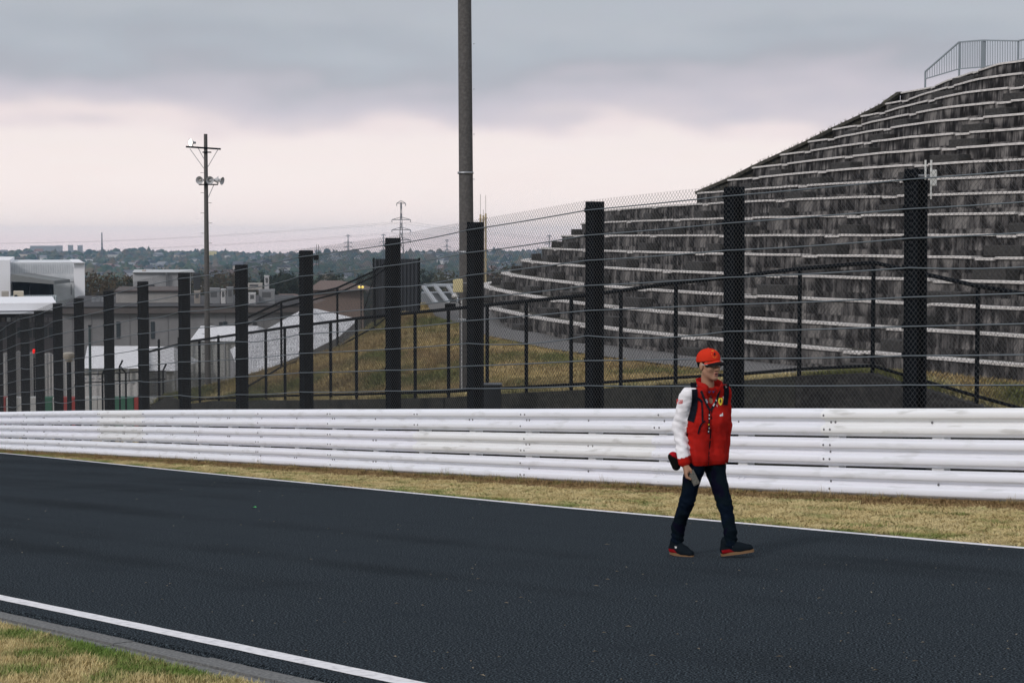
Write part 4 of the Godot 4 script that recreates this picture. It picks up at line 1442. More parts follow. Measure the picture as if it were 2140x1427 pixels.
# ---- pylons, masts, trees, houses
func lattice(o: Node3D, h: float, wb: float, wt: float, arms: Array, r: float, m: Material) -> void:
	var st := new_st()
	var n := 9
	var lev := []
	for i in n + 1:
		var f := float(i) / n
		var w := lerpf(wb, wt, 1.0 - (1.0 - f) * (1.0 - f)) * 0.5
		lev.append([f * h, w])
	for s in [[1, 1], [1, -1], [-1, -1], [-1, 1]]:
		var pts := []
		for l in lev: pts.append(Vector3(l[1] * s[0], l[0], l[1] * s[1]))
		tube(st, pts, r * 1.5, 4)
	obj("leg_frame", done(st), m, o)
	st = new_st()
	for i in n:
		for f in 4:
			var s0: Array = [[1, 1], [1, -1], [-1, -1], [-1, 1]][f]
			var s1: Array = [[1, 1], [1, -1], [-1, -1], [-1, 1]][(f + 1) % 4]
			tube(st, [Vector3(lev[i][1] * s0[0], lev[i][0], lev[i][1] * s0[1]), Vector3(lev[i + 1][1] * s1[0], lev[i + 1][0], lev[i + 1][1] * s1[1])], r * 0.8, 3)
			tube(st, [Vector3(lev[i][1] * s1[0], lev[i][0], lev[i][1] * s1[1]), Vector3(lev[i + 1][1] * s0[0], lev[i + 1][0], lev[i + 1][1] * s0[1])], r * 0.8, 3)
	obj("bracing", done(st), m, o).set_meta("kind", "stuff")
	for a in arms:
		st = new_st()
		for s in [-1, 1]:
			tube(st, [Vector3(0, a[0], 0), Vector3(a[1] * s, a[0], 0)], r * 1.3, 4)
			tube(st, [Vector3(0, a[0] + h * 0.03, 0), Vector3(a[1] * s, a[0], 0)], r, 4)
			tube(st, [Vector3(a[1] * s, a[0], 0), Vector3(a[1] * s, a[0] - h * 0.03, 0)], r * 1.3, 4)
		obj("crossarm", done(st), m, o)

func build_far() -> void:
	var steel := mat(0.12, 0.125, 0.13, 0.6)
	for q in [[838, 422, 1000.0, 46.0, true, "tall lattice power pylon with three pairs of crossarms on the skyline"], [212, 486, 2900.0, 62.0, false, "slender far lattice mast above the town on the ridge"], [727, 491, 2600.0, 52.0, true, "tiny far pylon left of the tall lattice pylon"], [801, 490, 2700.0, 52.0, true, "tiny far pylon close beside the tall lattice pylon"], [1148, 492, 2200.0, 50.0, true, "far pylon seen through the mesh left of the terraces"], [934, 501, 2800.0, 50.0, true, "tiny far pylon left of the concrete pole"]]:
		var t := P(q[0], q[1], q[2])
		var o := thing("power_pylon", t - Vector3.UP * q[3], q[5], "pylon", "pylons and masts in the distance")
		var arms := []
		if q[4]:
			for f in [0.80, 0.685, 0.57]: arms.append([q[3] * f, q[3] * 0.105])
			arms.append([q[3] * 0.985, q[3] * 0.05])
		lattice(o, q[3], q[3] * 0.15, q[3] * 0.012, arms, q[3] * 0.0030 if q[2] < 1500.0 else q[3] * 0.0045, steel)
	# power lines from the tall pylon
	var big := P(838, 422, 1000.0)
	var base := big - Vector3.UP * 46.0
	var wl := thing("power_line", base + Vector3.UP * 40, "thin power lines slung from the tall lattice pylon", "cable")
	for f in [0.80, 0.685, 0.57]:
		for s in [-1, 1]:
			for e in [[Vector3(-620, 0.0, -500), 12.0], [Vector3(330, -6.0, -260), 10.0]]:
				var p0 := base + Vector3(46.0 * 0.105 * s, 46.0 * f - 1.4, 0)
				var p1: Vector3 = p0 + e[0]
				var pts := []
				for i in 17:
					var t := i / 16.0
					pts.append(p0.lerp(p1, t) - Vector3.UP * 4.0 * e[1] * t * (1.0 - t) - wl.position)
				obj("wire", tube_mesh(pts, 0.035, 4), steel, wl)
	# thin masts between the concrete pole and the terraces
	for q in [[1004, 448, 406, "thin yellowish aerial mast with a whip, first right of the concrete pole"], [1010, 450, 438, "short middle aerial mast right of the concrete pole"], [1015, 446, 408, "thin yellowish aerial mast with a whip, farthest from the concrete pole"]]:
		var t := P(q[0], q[1], 260.0)
		var b := Vector3(t.x, far_y(t.x, t.z), t.z)
		var o := thing("aerial_mast", b, q[3], "mast", "aerial masts right of the concrete pole")
		var h := t.y - b.y
		obj("lattice_tube", tube_mesh([Vector3.ZERO, Vector3(0, h, 0)], 0.14, 6), mat(0.42, 0.34, 0.20, 0.6), o)
		obj("whip", tube_mesh([Vector3(0, h, 0), Vector3(0, P(q[0], q[2], 260.0).y - b.y, 0)], 0.035, 5), mat(0.4, 0.38, 0.34, 0.6), o)
		for k in 6:
			obj("collar", box_mesh(Vector3(0.42, 0.12, 0.42), 0.0, Vector3(0, h - 0.6 - k * 1.4, 0)), mat(0.40, 0.33, 0.2, 0.6), o)
	# woods on the hills: one mass of crowns
	var crowns := []
	for v in 3:
		var st := new_st()
		st.set_smooth_group(-1)
		var sp := SphereMesh.new()
		sp.radial_segments = 7
		sp.rings = 4
		sp.radius = 0.5
		sp.height = 1.0
		var ar := sp.get_mesh_arrays()
		var vs: PackedVector3Array = ar[Mesh.ARRAY_VERTEX]
		var ix: PackedInt32Array = ar[Mesh.ARRAY_INDEX]
		var nz := noise(1.9, 90 + v, 3)
		for i in ix:
			var p := vs[i]
			v3(st, p * (1.0 + 0.75 * nz.get_noise_3dv(p * 1.2)) + Vector3(0, 0.30, 0))
		crowns.append(done(st))
	var leaf := StandardMaterial3D.new()
	leaf.roughness = 0.95
	leaf.metallic_specular = 0.2
	leaf.vertex_color_use_as_albedo = true
	var palette := [Color(0.045, 0.070, 0.040), Color(0.060, 0.080, 0.045), Color(0.085, 0.088, 0.048), Color(0.115, 0.088, 0.050), Color(0.038, 0.058, 0.044), Color(0.10, 0.08, 0.06)]
	for v in 3:
		var mm := MultiMesh.new()
		mm.transform_format = MultiMesh.TRANSFORM_3D
		mm.use_colors = true
		mm.mesh = crowns[v]
		var n := 9000
		mm.instance_count = n
		for i in n:
			var an := deg_to_rad(rng.randf_range(-20.0, 14.0))
			var d := 420.0 + 3050.0 * pow(rng.randf(), 0.8)
			if v == 0 and i < 1500: d = rng.randf_range(3150.0, 3420.0)
			var x := sin(an) * d
			var z := -cos(an) * d
			if M.fn2.get_noise_2d(x + 500.0, z) < -0.12 and rng.randf() < 0.75:
				d += 60.0
			var s := rng.randf_range(5.0, 10.5) * (1.0 if rng.randf() < 0.9 else 1.5)
			var bb := Basis(Vector3.UP, rng.randf() * TAU).scaled(Vector3(s * rng.randf_range(0.85, 1.35), s * rng.randf_range(0.7, 1.15), s))
			mm.set_instance_transform(i, Transform3D(bb, Vector3(x, far_y(x, z) - 0.5, z)))
			var c: Color = palette[rng.randi_range(0, 5)]
			var k := rng.randf_range(0.75, 1.35)
			mm.set_instance_color(i, Color(c.r * k, c.g * k, c.b * k))
		var o := MultiMeshInstance3D.new()
		o.name = numbered("hill_woods")
		o.multimesh = mm
		o.material_override = leaf
		add_child(o)
		tag(o, ["dark green woods spread over the far hills", "mixed bare and green woods between the far houses", "brownish autumn woods filling the valley"][v], "wood", "", "stuff")
	# houses in the far town
	var hw2 := []
	for q in [[0.62, 0.61, 0.59], [0.48, 0.46, 0.43], [0.36, 0.35, 0.35], [0.55, 0.48, 0.40]]: hw2.append(mat(q[0], q[1], q[2], 0.8))
	var hr := []
	for q in [[0.09, 0.09, 0.10], [0.12, 0.09, 0.085], [0.20, 0.20, 0.21], [0.22, 0.13, 0.11]]: hr.append(mat(q[0], q[1], q[2], 0.8))
	var wallm := box_mesh(Vector3(1.0, 0.62, 0.8), 0.0, Vector3(0, 0.31, 0))
	var rs := new_st()
	prism(rs, PackedVector2Array([Vector2(-0.56, 0.60), Vector2(0.56, 0.60), Vector2(0, 0.96)]), Transform3D.IDENTITY, 0.9)
	var roofm := done(rs)
	for i in 260:
		var an := deg_to_rad(rng.randf_range(-15.2, 3.4))
		var d := 900.0 + 2350.0 * pow(rng.randf(), 0.62)
		var x := sin(an) * d
		var z := -cos(an) * d
		var iw := rng.randi_range(0, 3)
		var ir: int = [0, 0, 1, 2, 2, 2, 0, 3][rng.randi_range(0, 7)]
		var look := "small %s house with a %s roof among the trees of the far town" % [["white", "beige", "grey", "tan"][iw], ["dark slate", "dark brown", "pale grey", "reddish"][ir]]
		var h := thing("town_house", Vector3(x, far_y(x, z) + 1.5, z), look, "house", look.replace("house", "houses").replace("small ", ""), rng.randf() * TAU)
		var s := rng.randf_range(7.0, 13.0)
		h.scale = Vector3(s * rng.randf_range(0.9, 1.7), s * rng.randf_range(0.7, 1.0), s)
		obj("wall", wallm, hw2[iw], h)
		obj("roof", roofm, hr[ir], h)
	# larger blocks on the ridge line
	for q in [[62, 118, 513.5, "long flat-roofed grey block on the ridge above the factory"], [118, 130, 513, "squat grey block at the end of the long ridge block"], [141, 152, 512, "square grey block standing alone on the ridge"], [161, 172, 512.5, "square pale grey block next to the lone one"], [50, 72, 527, "white slab building below the long ridge block"], [436, 452, 524, "pale yellow building beside the slim pole on the ridge"]]:
		var d := 3180.0
		var p := P((q[0] + q[1]) * 0.5, q[2], d)
		var o := thing("ridge_block", Vector3(p.x, far_y(p.x, p.z), p.z), q[3], "building", "larger blocks on the far ridge")
		var wm := mat(0.30, 0.31, 0.32, 0.8)
		if q[0] == 50: wm = mat(0.6, 0.6, 0.6)
		if q[0] == 436: wm = mat(0.65, 0.55, 0.25)
		block(o, "wall", q[0], q[1], q[2] + 1, 0, d, 22, wm)
		block(o, "roof_edge", q[0] - 0.6, q[1] + 0.6, q[2], q[2] + 1, d + 0.5, 23, mat(0.35, 0.36, 0.37))
	# nearer trees below the town, each with trunk and leaf clumps
	var protos := []
	for v in 4:
		protos.append(tree_mesh(v))
	var bark := mat(0.05, 0.042, 0.035, 0.95)
	var folm := []
	for q in [[0.028, 0.042, 0.036], [0.038, 0.050, 0.036], [0.085, 0.068, 0.045], [0.065, 0.066, 0.042]]:
		var m := mat(q[0], q[1], q[2], 0.9, 0.0, 0.2)
		m.backlight_enabled = true
		m.backlight = Color(q[0] * 0.5, q[1] * 0.5, q[2] * 0.4)
		folm.append(m)
	var kinds := ["dark pointed conifer below the far town", "dark green round tree below the far town", "brown autumn tree below the far town", "thin olive tree below the far town"]
	var spots := []
	for i in 70:
		var px := rng.randf_range(500.0, 1010.0)
		spots.append([px, rng.randf_range(562.0, 588.0), rng.randf_range(300.0, 480.0), [0, 1, 1, 0, 2, 3][i % 6]])
	for i in 40:
		spots.append([rng.randf_range(180.0, 500.0), rng.randf_range(556.0, 590.0), rng.randf_range(300.0, 430.0), [2, 1, 2, 3, 2, 1][i % 6]])
	for i in 14:
		spots.append([rng.randf_range(560.0, 640.0), rng.randf_range(566.0, 580.0), rng.randf_range(210.0, 260.0), 0])
	for i in 26:
		spots.append([rng.randf_range(1005.0, 1200.0), rng.randf_range(548.0, 590.0), rng.randf_range(320.0, 520.0), [1, 2, 3][i % 3]])
	for q in spots:
		var t := P(q[0], q[1], q[2])
		var gy := far_y(t.x, t.z)
		var h := clampf(t.y - gy, 6.0, 22.0)
		var k: int = q[3]
		var o := thing("tree", Vector3(t.x, gy, t.z), kinds[k], "tree", kinds[k] + "s", rng.randf() * TAU)
		o.scale = Vector3(h * rng.randf_range(0.85, 1.2), h, h)
		obj("trunk", protos[k][0], bark, o)
		obj("crown", protos[k][1], folm[k], o)

func tree_mesh(v: int) -> Array:
	var st := new_st()
	tube(st, [Vector3.ZERO, Vector3(0.01, 0.4, 0), Vector3(0.0, 0.85, 0.01)], 0.022, 6, 0.006)
	var cr := new_st()
	cr.set_smooth_group(-1)
	var r := RandomNumberGenerator.new()
	r.seed = 400 + v
	for i in 7:
		var an := r.randf() * TAU
		var y := r.randf_range(0.3, 0.6)
		tube(st, [Vector3(0, y, 0), Vector3(cos(an) * 0.2, y + 0.18, sin(an) * 0.2)], 0.009, 4, 0.003)
	var clumps := []
	for i in 26:
		var y := r.randf_range(0.15, 0.95)
		var w: float
		if v == 0: w = 0.17 * (1.0 - y) / 0.85 + 0.015
		else: w = 0.30 * sqrt(maxf(0.02, 1.0 - pow((y - 0.58) / 0.42, 2.0)))
		var an := r.randf() * TAU
		var rr := w * sqrt(r.randf())
		clumps.append([Vector3(cos(an) * rr, y, sin(an) * rr), r.randf_range(0.05, 0.11) * (0.7 if v == 0 else 1.0)])
	for c in clumps:
		for k in (46 if v != 2 else 30):
			var dirv := Vector3(r.randfn(), r.randfn(), r.randfn()).normalized()
			var p: Vector3 = c[0] + dirv * c[1] * pow(r.randf(), 0.4)
			var s := r.randf_range(0.012, 0.026)
			var u := Vector3(r.randfn(), r.randfn(), r.randfn()).normalized() * s
			var w := u.cross(dirv).normalized() * s
			v3(cr, p - u); v3(cr, p + w); v3(cr, p + u)
	return [done(st), done(cr)]

# ---- grass blades
func tuft(blades: int, seed_: int, wide: float, bend: float) -> ArrayMesh:
	var st := new_st()
	flat(st)
	var r := RandomNumberGenerator.new()
	r.seed = seed_
	for i in blades:
		var an := r.randf() * TAU
		var b := Vector3(r.randf_range(-0.5, 0.5), 0, r.randf_range(-0.5, 0.5))
		var side := Vector3(cos(an), 0, sin(an)) * wide
		var out := Vector3(-sin(an), 0, cos(an)) * r.randf_range(0.1, bend)
		var h := r.randf_range(0.55, 1.0)
		var m := b + out * 0.45 + Vector3.UP * h * 0.6
		v3(st, b - side); v3(st, b + side); v3(st, m + side * 0.7)
		v3(st, b - side); v3(st, m + side * 0.7); v3(st, m - side * 0.7)
		v3(st, m - side * 0.7); v3(st, m + side * 0.7); v3(st, b + out + Vector3.UP * h)
	return done(st)
func sow(called: String, label: String, n: int, mesh: Mesh, place: Callable) -> void:
	var mm := MultiMesh.new()
	mm.transform_format = MultiMesh.TRANSFORM_3D
	mm.use_colors = true
	mm.mesh = mesh
	var tf := []
	for i in n:
		var q = place.call()
		if q != null: tf.append(q)
	mm.instance_count = tf.size()
	for i in tf.size():
		var q: Array = tf[i]
		var p: Vector3 = q[0]
		var s: float = q[1]
		mm.set_instance_transform(i, Transform3D(Basis(Vector3.UP, rng.randf() * TAU).scaled(Vector3(s, float(q[2]), s)), p))
		mm.set_instance_color(i, q[3])
	var o := MultiMeshInstance3D.new()
	o.name = called
	o.multimesh = mm
	o.material_override = M.blade
	add_child(o)
	tag(o, label, "grass", "", "stuff")
func build_grass() -> void:
	var m := StandardMaterial3D.new()
	m.vertex_color_use_as_albedo = true
	m.roughness = 0.9
	m.metallic_specular = 0.2
	m.backlight_enabled = true
	m.backlight = Color(0.12, 0.12, 0.06)
	M.blade = m
	var n1 := noise(0.9, 101, 3)
	var n2 := noise(0.25, 102, 3)
	var straw := Color(0.55, 0.46, 0.245)
	var straw2 := Color(0.46, 0.36, 0.17)
	var green := Color(0.125, 0.195, 0.045)
	var brown := Color(0.25, 0.18, 0.092)
	# lawn in front
	sow("lawn_grass", "short straw-coloured and green lawn grass in the near corner", 46000, tuft(9, 1, 0.045, 0.8), func():
		var a := rng.randf_range(7.0, 17.5)
		var c := c_near(a) + 0.585 + 4.4 * pow(rng.randf(), 1.15)
		var p := W(a, c, -0.05)
		var px := 1070.0 + F * p.x / -p.z
		if px < -120 or px > 900: return null
		var edge := c - c_near(a) - 0.585
		var g := n1.get_noise_2d(a * 1.6, c * 1.6) * 1.5 + 0.75 - 1.25 * clampf(edge - 0.1, 0.0, 0.55) + rng.randf_range(-0.35, 0.35)
		var col := straw.lerp(straw2, rng.randf()).lerp(green, clampf(g, 0.0, 1.0))
		col = col * rng.randf_range(0.75, 1.25)
		return [p, rng.randf_range(0.05, 0.085), rng.randf_range(0.030, 0.060), col])
	# verge by the rail
	sow("verge_grass", "dry yellow grass strip between the white line and the guard rail", 105000, tuft(9, 2, 0.05, 0.9), func():
		var a := rng.randf_range(-30.0, 14.5)
		var cf := c_far(a) - 0.01
		var cr := c_rail(a) - 0.5
		var f := rng.randf()
		var c := lerpf(cf, cr, f)
		if rng.randf() > (cf - cr) / 4.6: return null
		var p := W(a, c, -0.01)
		var w := (c - c_rail(a))
		var col := straw.lerp(straw2, clampf(0.4 + n1.get_noise_2d(a * 1.2, c * 1.2) + rng.randf_range(-0.3, 0.3), 0, 1))
		var g := n1.get_noise_2d(a * 0.9 + 40.0, c * 2.5) * 1.6 - 0.25 + 1.3 * exp(-(cf - c) / 0.30) * (0.55 + 1.2 * n2.get_noise_2d(a * 2.0, 7.0)) + rng.randf_range(-0.25, 0.25)
		if w < 0.80 + 0.35 * n1.get_noise_2d(a * 2.0, 0.0): col = Color(0.185, 0.115, 0.058).lerp(straw2, rng.randf() * 0.4); g -= 0.2
		col = col.lerp(green, clampf(g, 0.0, 0.8)) * rng.randf_range(0.75, 1.25)
		return [p, rng.randf_range(0.05, 0.09), rng.randf_range(0.025, 0.05) * (1.5 if w < 0.4 else 1.0), col])
	# taller weeds against the foot of the rail
	sow("rail_weeds", "ragged brown weeds growing along the foot of the guard rail", 2600, tuft(7, 3, 0.035, 1.1), func():
		var a := rng.randf_range(-30.0, 14.0)
		if n2.get_noise_2d(a * 6.0, 3.0) < -0.05: return null
		var c := c_rail(a) + rng.randf_range(-0.1, 0.22)
		var col := brown.lerp(straw, rng.randf() * 0.6).lerp(green, 0.7 if rng.randf() < 0.15 else 0.0)
		return [W(a, c, -0.01), rng.randf_range(0.05, 0.10), rng.randf_range(0.05, 0.13) * (1.6 if rng.randf() < 0.05 else 1.0), col])
	# the bank
	var n3 := noise(0.12, 103, 3)
	sow("bank_grass", "tawny and green rough grass covering the bank", 90000, tuft(9, 4, 0.05, 0.9), func():
		var x := rng.randf_range(-12.0, 9.0)
		var z := wall_z(x) - 0.1 - 34.0 * pow(rng.randf(), 1.3)
		# keep off the path
		var pz := -z
		var po: float = lin_table([[35.2, 7.6], [39.2, 4.6], [47.5, 0.9], [53.5, -0.5], [59.0, -1.9], [65.0, -2.9], [72.0, -3.2], [90.0, -3.3]], pz)
		if x > po - 0.05 and x < po + 3.4 and pz > 35.0: return null
		if x > po + 3.4 and pz > 36: return null
		var col := straw2.lerp(brown, clampf(0.45 + n3.get_noise_2d(x * 2.0, z * 2.0) + rng.randf_range(-0.3, 0.3), 0, 1))
		if pz + z * 0.0 < -wall_z(x) + 1.5: col = straw
		var g := n3.get_noise_2d(x * 3.0 + 70.0, z * 1.2) * 1.8 + 0.12 + rng.randf_range(-0.3, 0.3)
		col = col.lerp(Color(0.11, 0.14, 0.045), clampf(g, 0.0, 0.85)) * rng.randf_range(0.7, 1.25)
		return [Vector3(x, hill_y(x, z) - 0.02, z), rng.randf_range(0.10, 0.20), rng.randf_range(0.06, 0.15), col])
	# scraps of dead leaf on the asphalt
	var st := new_st()
	flat(st)
	for i in 230:
		var p := on_track(rng.randf_range(0, 2140), rng.randf_range(1000, 1427))
		var q := ac(p.x, p.z)
		if q.y > c_near(q.x) - 0.1 or q.y < c_far(q.x) + 0.2: continue
		var an := rng.randf() * TAU
		var s := rng.randf_range(0.003, 0.011)
		var u := Vector2(cos(an), sin(an)) * s * rng.randf_range(1.0, 3.0)
		var w := Vector2(-sin(an), cos(an)) * s * 0.6
		var c := []
		for e in [[-1.0, 0.0, 0.003], [0.0, -1.0, 0.009], [1.0, 0.0, 0.005], [0.1, 1.0, 0.010]]:
			c.append(W(q.x + u.x * e[0] + w.x * e[1], q.y + u.y * e[0] + w.y * e[1], e[2]))
		quad(st, c[0], c[1], c[2], c[3])
	var lv := obj("leaf_litter", done(st), mat(0.26, 0.22, 0.16, 0.9))
	tag(lv, "scattered pale scraps of dead leaf on the asphalt", "leaves", "", "stuff")
	var gp := on_track(531, 1061)
	st = new_st()
	flat(st)
	var cg := ac(gp.x, gp.z)
	quad(st, W(cg.x - 0.05, cg.y, 0.005), W(cg.x, cg.y - 0.02, 0.02), W(cg.x + 0.06, cg.y, 0.007), W(cg.x, cg.y + 0.025, 0.014))
	tag(obj("green_leaf", done(st), mat(0.05, 0.45, 0.10, 0.6)), "single bright green leaf lying on the asphalt", "leaf")

# ---- figures: fields of rounded bones, meshed as surface nets
func sdf(lo: Vector3, hi: Vector3, cell: float) -> Dictionary:
	var n := Vector3i(((hi - lo) / cell).ceil()) + Vector3i(2, 2, 2)
	var v := PackedFloat32Array()
	v.resize(n.x * n.y * n.z)
	v.fill(1.0)
	return {"lo": lo, "cell": cell, "nx": n.x, "ny": n.y, "nz": n.z, "v": v}
func sdf_range(g: Dictionary, lo: Vector3, hi: Vector3) -> Array:
	var a := Vector3i(((lo - g.lo) / g.cell).floor())
	var b := Vector3i(((hi - g.lo) / g.cell).ceil())
	return [clampi(a.x, 0, g.nx - 1), clampi(a.y, 0, g.ny - 1), clampi(a.z, 0, g.nz - 1), clampi(b.x, 0, g.nx - 1), clampi(b.y, 0, g.ny - 1), clampi(b.z, 0, g.nz - 1)]
# tapered bone from a to b, joined with a smooth minimum of width k (k < 0 cuts instead)
func bone(g: Dictionary, a: Vector3, ra: float, b: Vector3, rb: float, k := 0.03) -> void:
	var r: float = maxf(ra, rb) + absf(k) + g.cell * 3.0
	var q := sdf_range(g, a.min(b) - Vector3.ONE * r, a.max(b) + Vector3.ONE * r)
	var v: PackedFloat32Array = g.v
	var ba := b - a
	var inv := 1.0 / maxf(ba.length_squared(), 1e-9)
	var lo: Vector3 = g.lo
	var c: float = g.cell
	var nx: int = g.nx
	var ny: int = g.ny
	for z in range(q[2], q[5] + 1):
		for y in range(q[1], q[4] + 1):
			var row := (z * ny + y) * nx
			for x in range(q[0], q[3] + 1):
				var pa := lo + Vector3(x, y, z) * c - a
				var h := clampf(pa.dot(ba) * inv, 0.0, 1.0)
				var d := (pa - ba * h).length() - lerpf(ra, rb, h)
				var e := v[row + x]
				if k < 0.0:
					v[row + x] = maxf(e, -d)
				else:
					var t := maxf(k - absf(d - e), 0.0)
					v[row + x] = minf(d, e) - t * t / (4.0 * k)
	g.v = v
# squashed ball: axes are the columns of bs, radii r
func ball(g: Dictionary, at: Vector3, bs: Basis, r: Vector3, k := 0.02) -> void:
	var R: float = maxf(r.x, maxf(r.y, r.z)) + absf(k) + g.cell * 3.0
	var q := sdf_range(g, at - Vector3.ONE * R, at + Vector3.ONE * R)
	var v: PackedFloat32Array = g.v
	var inv := bs.inverse()
	var lo: Vector3 = g.lo
	var c: float = g.cell
	for z in range(q[2], q[5] + 1):
		for y in range(q[1], q[4] + 1):
			var row: int = (z * g.ny + y) * g.nx
			for x in range(q[0], q[3] + 1):
				var p := inv * (lo + Vector3(x, y, z) * c - at)
				var k0 := (p / r).length()
				var k1 := (p / (r * r)).length()
				var d := k0 * (k0 - 1.0) / maxf(k1, 1e-6)
				var e := v[row + x]
				if k < 0.0: v[row + x] = maxf(e, -d)
				else:
					var t := maxf(k - absf(d - e), 0.0)
					v[row + x] = minf(d, e) - t * t / (4.0 * k)
	g.v = v
# change each value near the surface with f(point, value)
func shape(g: Dictionary, f: Callable, near := 0.05) -> void:
	var v: PackedFloat32Array = g.v
	var i := 0
	for z in g.nz:
		for y in g.ny:
			for x in g.nx:
				if absf(v[i]) < near: v[i] = f.call(g.lo + Vector3(x, y, z) * g.cell, v[i])
				i += 1
	g.v = v
func field(g: Dictionary, p: Vector3) -> float:
	var q: Vector3 = (p - g.lo) / g.cell
	var i := Vector3i(q.floor())
	if i.x < 0 or i.y < 0 or i.z < 0 or i.x >= g.nx - 1 or i.y >= g.ny - 1 or i.z >= g.nz - 1: return 1.0
	var f := q - Vector3(i)
	var s := 0.0
	for c in 8:
		var w := (f.x if c & 1 else 1.0 - f.x) * (f.y if c & 2 else 1.0 - f.y) * (f.z if c & 4 else 1.0 - f.z)
		s += w * g.v[((i.z + (1 if c & 4 else 0)) * g.ny + i.y + (1 if c & 2 else 0)) * g.nx + i.x + (c & 1)]
	return s
func front(g: Dictionary, x: float, y: float, lift := 0.004) -> Vector3:      # the point of the surface that faces the camera side
	var z: float = g.lo.z + g.nz * g.cell
	while z > g.lo.z:
		if field(g, Vector3(x, y, z)) < 0.0:
			return Vector3(x, y, z + lift)
		z -= 0.003
	return Vector3(x, y, 0.0)
func nets(g: Dictionary, st: SurfaceTool, tint: Callable, xf := Transform3D.IDENTITY) -> void:
	var nx: int = g.nx
	var ny: int = g.ny
	var nz: int = g.nz
	var v: PackedFloat32Array = g.v
	var idx := {}
	var pts := PackedVector3Array()
	var off := [0, 1, nx, nx + 1, nx * ny, nx * ny + 1, nx * ny + nx, nx * ny + nx + 1]
	var edges := [[0, 1], [2, 3], [4, 5], [6, 7], [0, 2], [1, 3], [4, 6], [5, 7], [0, 4], [1, 5], [2, 6], [3, 7]]
	var lim: float = g.cell * 2.6
	for z in nz - 1:
		for y in ny - 1:
			var row := (z * ny + y) * nx
			for x in nx - 1:
				var i := row + x
				if absf(v[i]) > lim: continue
				var m := 0
				for c in 8:
					if v[i + off[c]] < 0.0: m |= 1 << c
				if m == 0 or m == 255: continue
				var s := Vector3.ZERO
				var n := 0
				for e in edges:
					var a: int = e[0]
					var b: int = e[1]
					if ((m >> a) & 1) == ((m >> b) & 1): continue
					var va := v[i + off[a]]
					var t := va / (va - v[i + off[b]])
					s += Vector3(a & 1, (a >> 1) & 1, a >> 2).lerp(Vector3(b & 1, (b >> 1) & 1, b >> 2), t)
					n += 1
				idx[i] = pts.size()
				pts.append(g.lo + (Vector3(x, y, z) + s / n) * g.cell)
	var base := 0
	st.set_smooth_group(0)
	var quads := []
	for i in idx:
		var inside := v[i] < 0.0
		# x, y and z edges from this grid point
		for ax in 3:
			var d: int = [1, nx, nx * ny][ax]
			var u: int = [nx, nx * ny, 1][ax]
			var w: int = [nx * ny, 1, nx][ax]
			if (v[i + d] < 0.0) == inside: continue
			if not (idx.has(i - u) and idx.has(i - w) and idx.has(i - u - w)): continue
			var a: int = idx[i]
			var b: int = idx[i - u]
			var c: int = idx[i - u - w]
			var e: int = idx[i - w]
			quads.append([a, b, c, e] if not inside else [a, e, c, b])
	var col := PackedColorArray()
	for p in pts: col.append(tint.call(p))
	for q in quads:
		for k in [0, 1, 2, 0, 2, 3]:
			st.set_color(col[q[k]])
			st.set_uv(Vector2(pts[q[k]].x, pts[q[k]].y))
			st.add_vertex(xf * pts[q[k]])
func skin_done(st: SurfaceTool) -> ArrayMesh:
	st.index()
	st.generate_normals()
	return st.commit()
# a flat band laid on a surface through points of the picture plane
func band(g: Dictionary, pts: Array, w: float, lift := 0.006) -> ArrayMesh:
	var st := new_st()
	flat(st)
	var L := []
	var n := pts.size()
	var fine: Array[Vector2] = []
	for i in n - 1:
		for s in 4: fine.append((pts[i] as Vector2).lerp(pts[i + 1], s / 4.0))
	fine.append(pts[n - 1])
	for i in fine.size():
		var t := (fine[mini(i + 1, fine.size() - 1)] - fine[maxi(i - 1, 0)]).normalized()
		var s := Vector2(-t.y, t.x) * w * 0.5
		var row := []
		for k in [-1.0, -0.4, 0.4, 1.0]:
			var p: Vector2 = fine[i] + s * k
			row.append(front(g, p.x, p.y, lift))
		L.append(row)
	for i in L.size() - 1:
		for k in 3: quad(st, L[i][k], L[i][k + 1], L[i + 1][k + 1], L[i + 1][k])
	for i in L.size() - 1:
		for k in [0, 3]: quad(st, L[i][k], L[i + 1][k], L[i + 1][k] - Vector3(0, 0, 0.008), L[i][k] - Vector3(0, 0, 0.008))
	return done(st)
# a flat outline laid on a surface
func patch(g: Dictionary, outline: Array, lift := 0.005) -> ArrayMesh:
	var st := new_st()
	flat(st)
	var poly := PackedVector2Array(outline)
	var t := Geometry2D.triangulate_polygon(poly)
	for i in t:
		v3(st, front(g, poly[i].x, poly[i].y, lift))
	return done(st)
func Z(zx: float, zy: float) -> Vector2:      # enlarged-photo coordinates of the figure, to metres in its plane
	return Vector2((zx - 345.0) * 0.00138, (1352.0 - zy) * 0.00138)
func ZL(a: Array) -> Array:
	var r := []
	for q in a: r.append(Z(q[0], q[1]))
	return r
const SHIELD := [[-0.42, 0.46], [-0.30, 0.54], [0.0, 0.50], [0.30, 0.54], [0.42, 0.46], [0.44, 0.1], [0.36, -0.2], [0.2, -0.42], [0.0, -0.56], [-0.2, -0.42], [-0.36, -0.2], [-0.44, 0.1]]
# a rearing horse, reduced to a few strokes
const HORSE := [[-0.16, -0.40], [-0.07, -0.38], [-0.03, -0.22], [0.04, -0.14], [0.14, -0.22], [0.12, -0.36], [0.20, -0.35], [0.22, -0.18], [0.12, -0.02], [0.10, 0.06], [0.22, 0.10], [0.26, 0.02], [0.30, 0.05], [0.26, 0.18], [0.12, 0.18], [0.10, 0.28], [0.20, 0.26], [0.20, 0.31], [0.08, 0.40], [-0.02, 0.38], [-0.08, 0.24], [-0.12, 0.06], [-0.20, 0.02], [-0.28, 0.14], [-0.32, 0.10], [-0.24, -0.06], [-0.14, -0.10], [-0.14, -0.22]]

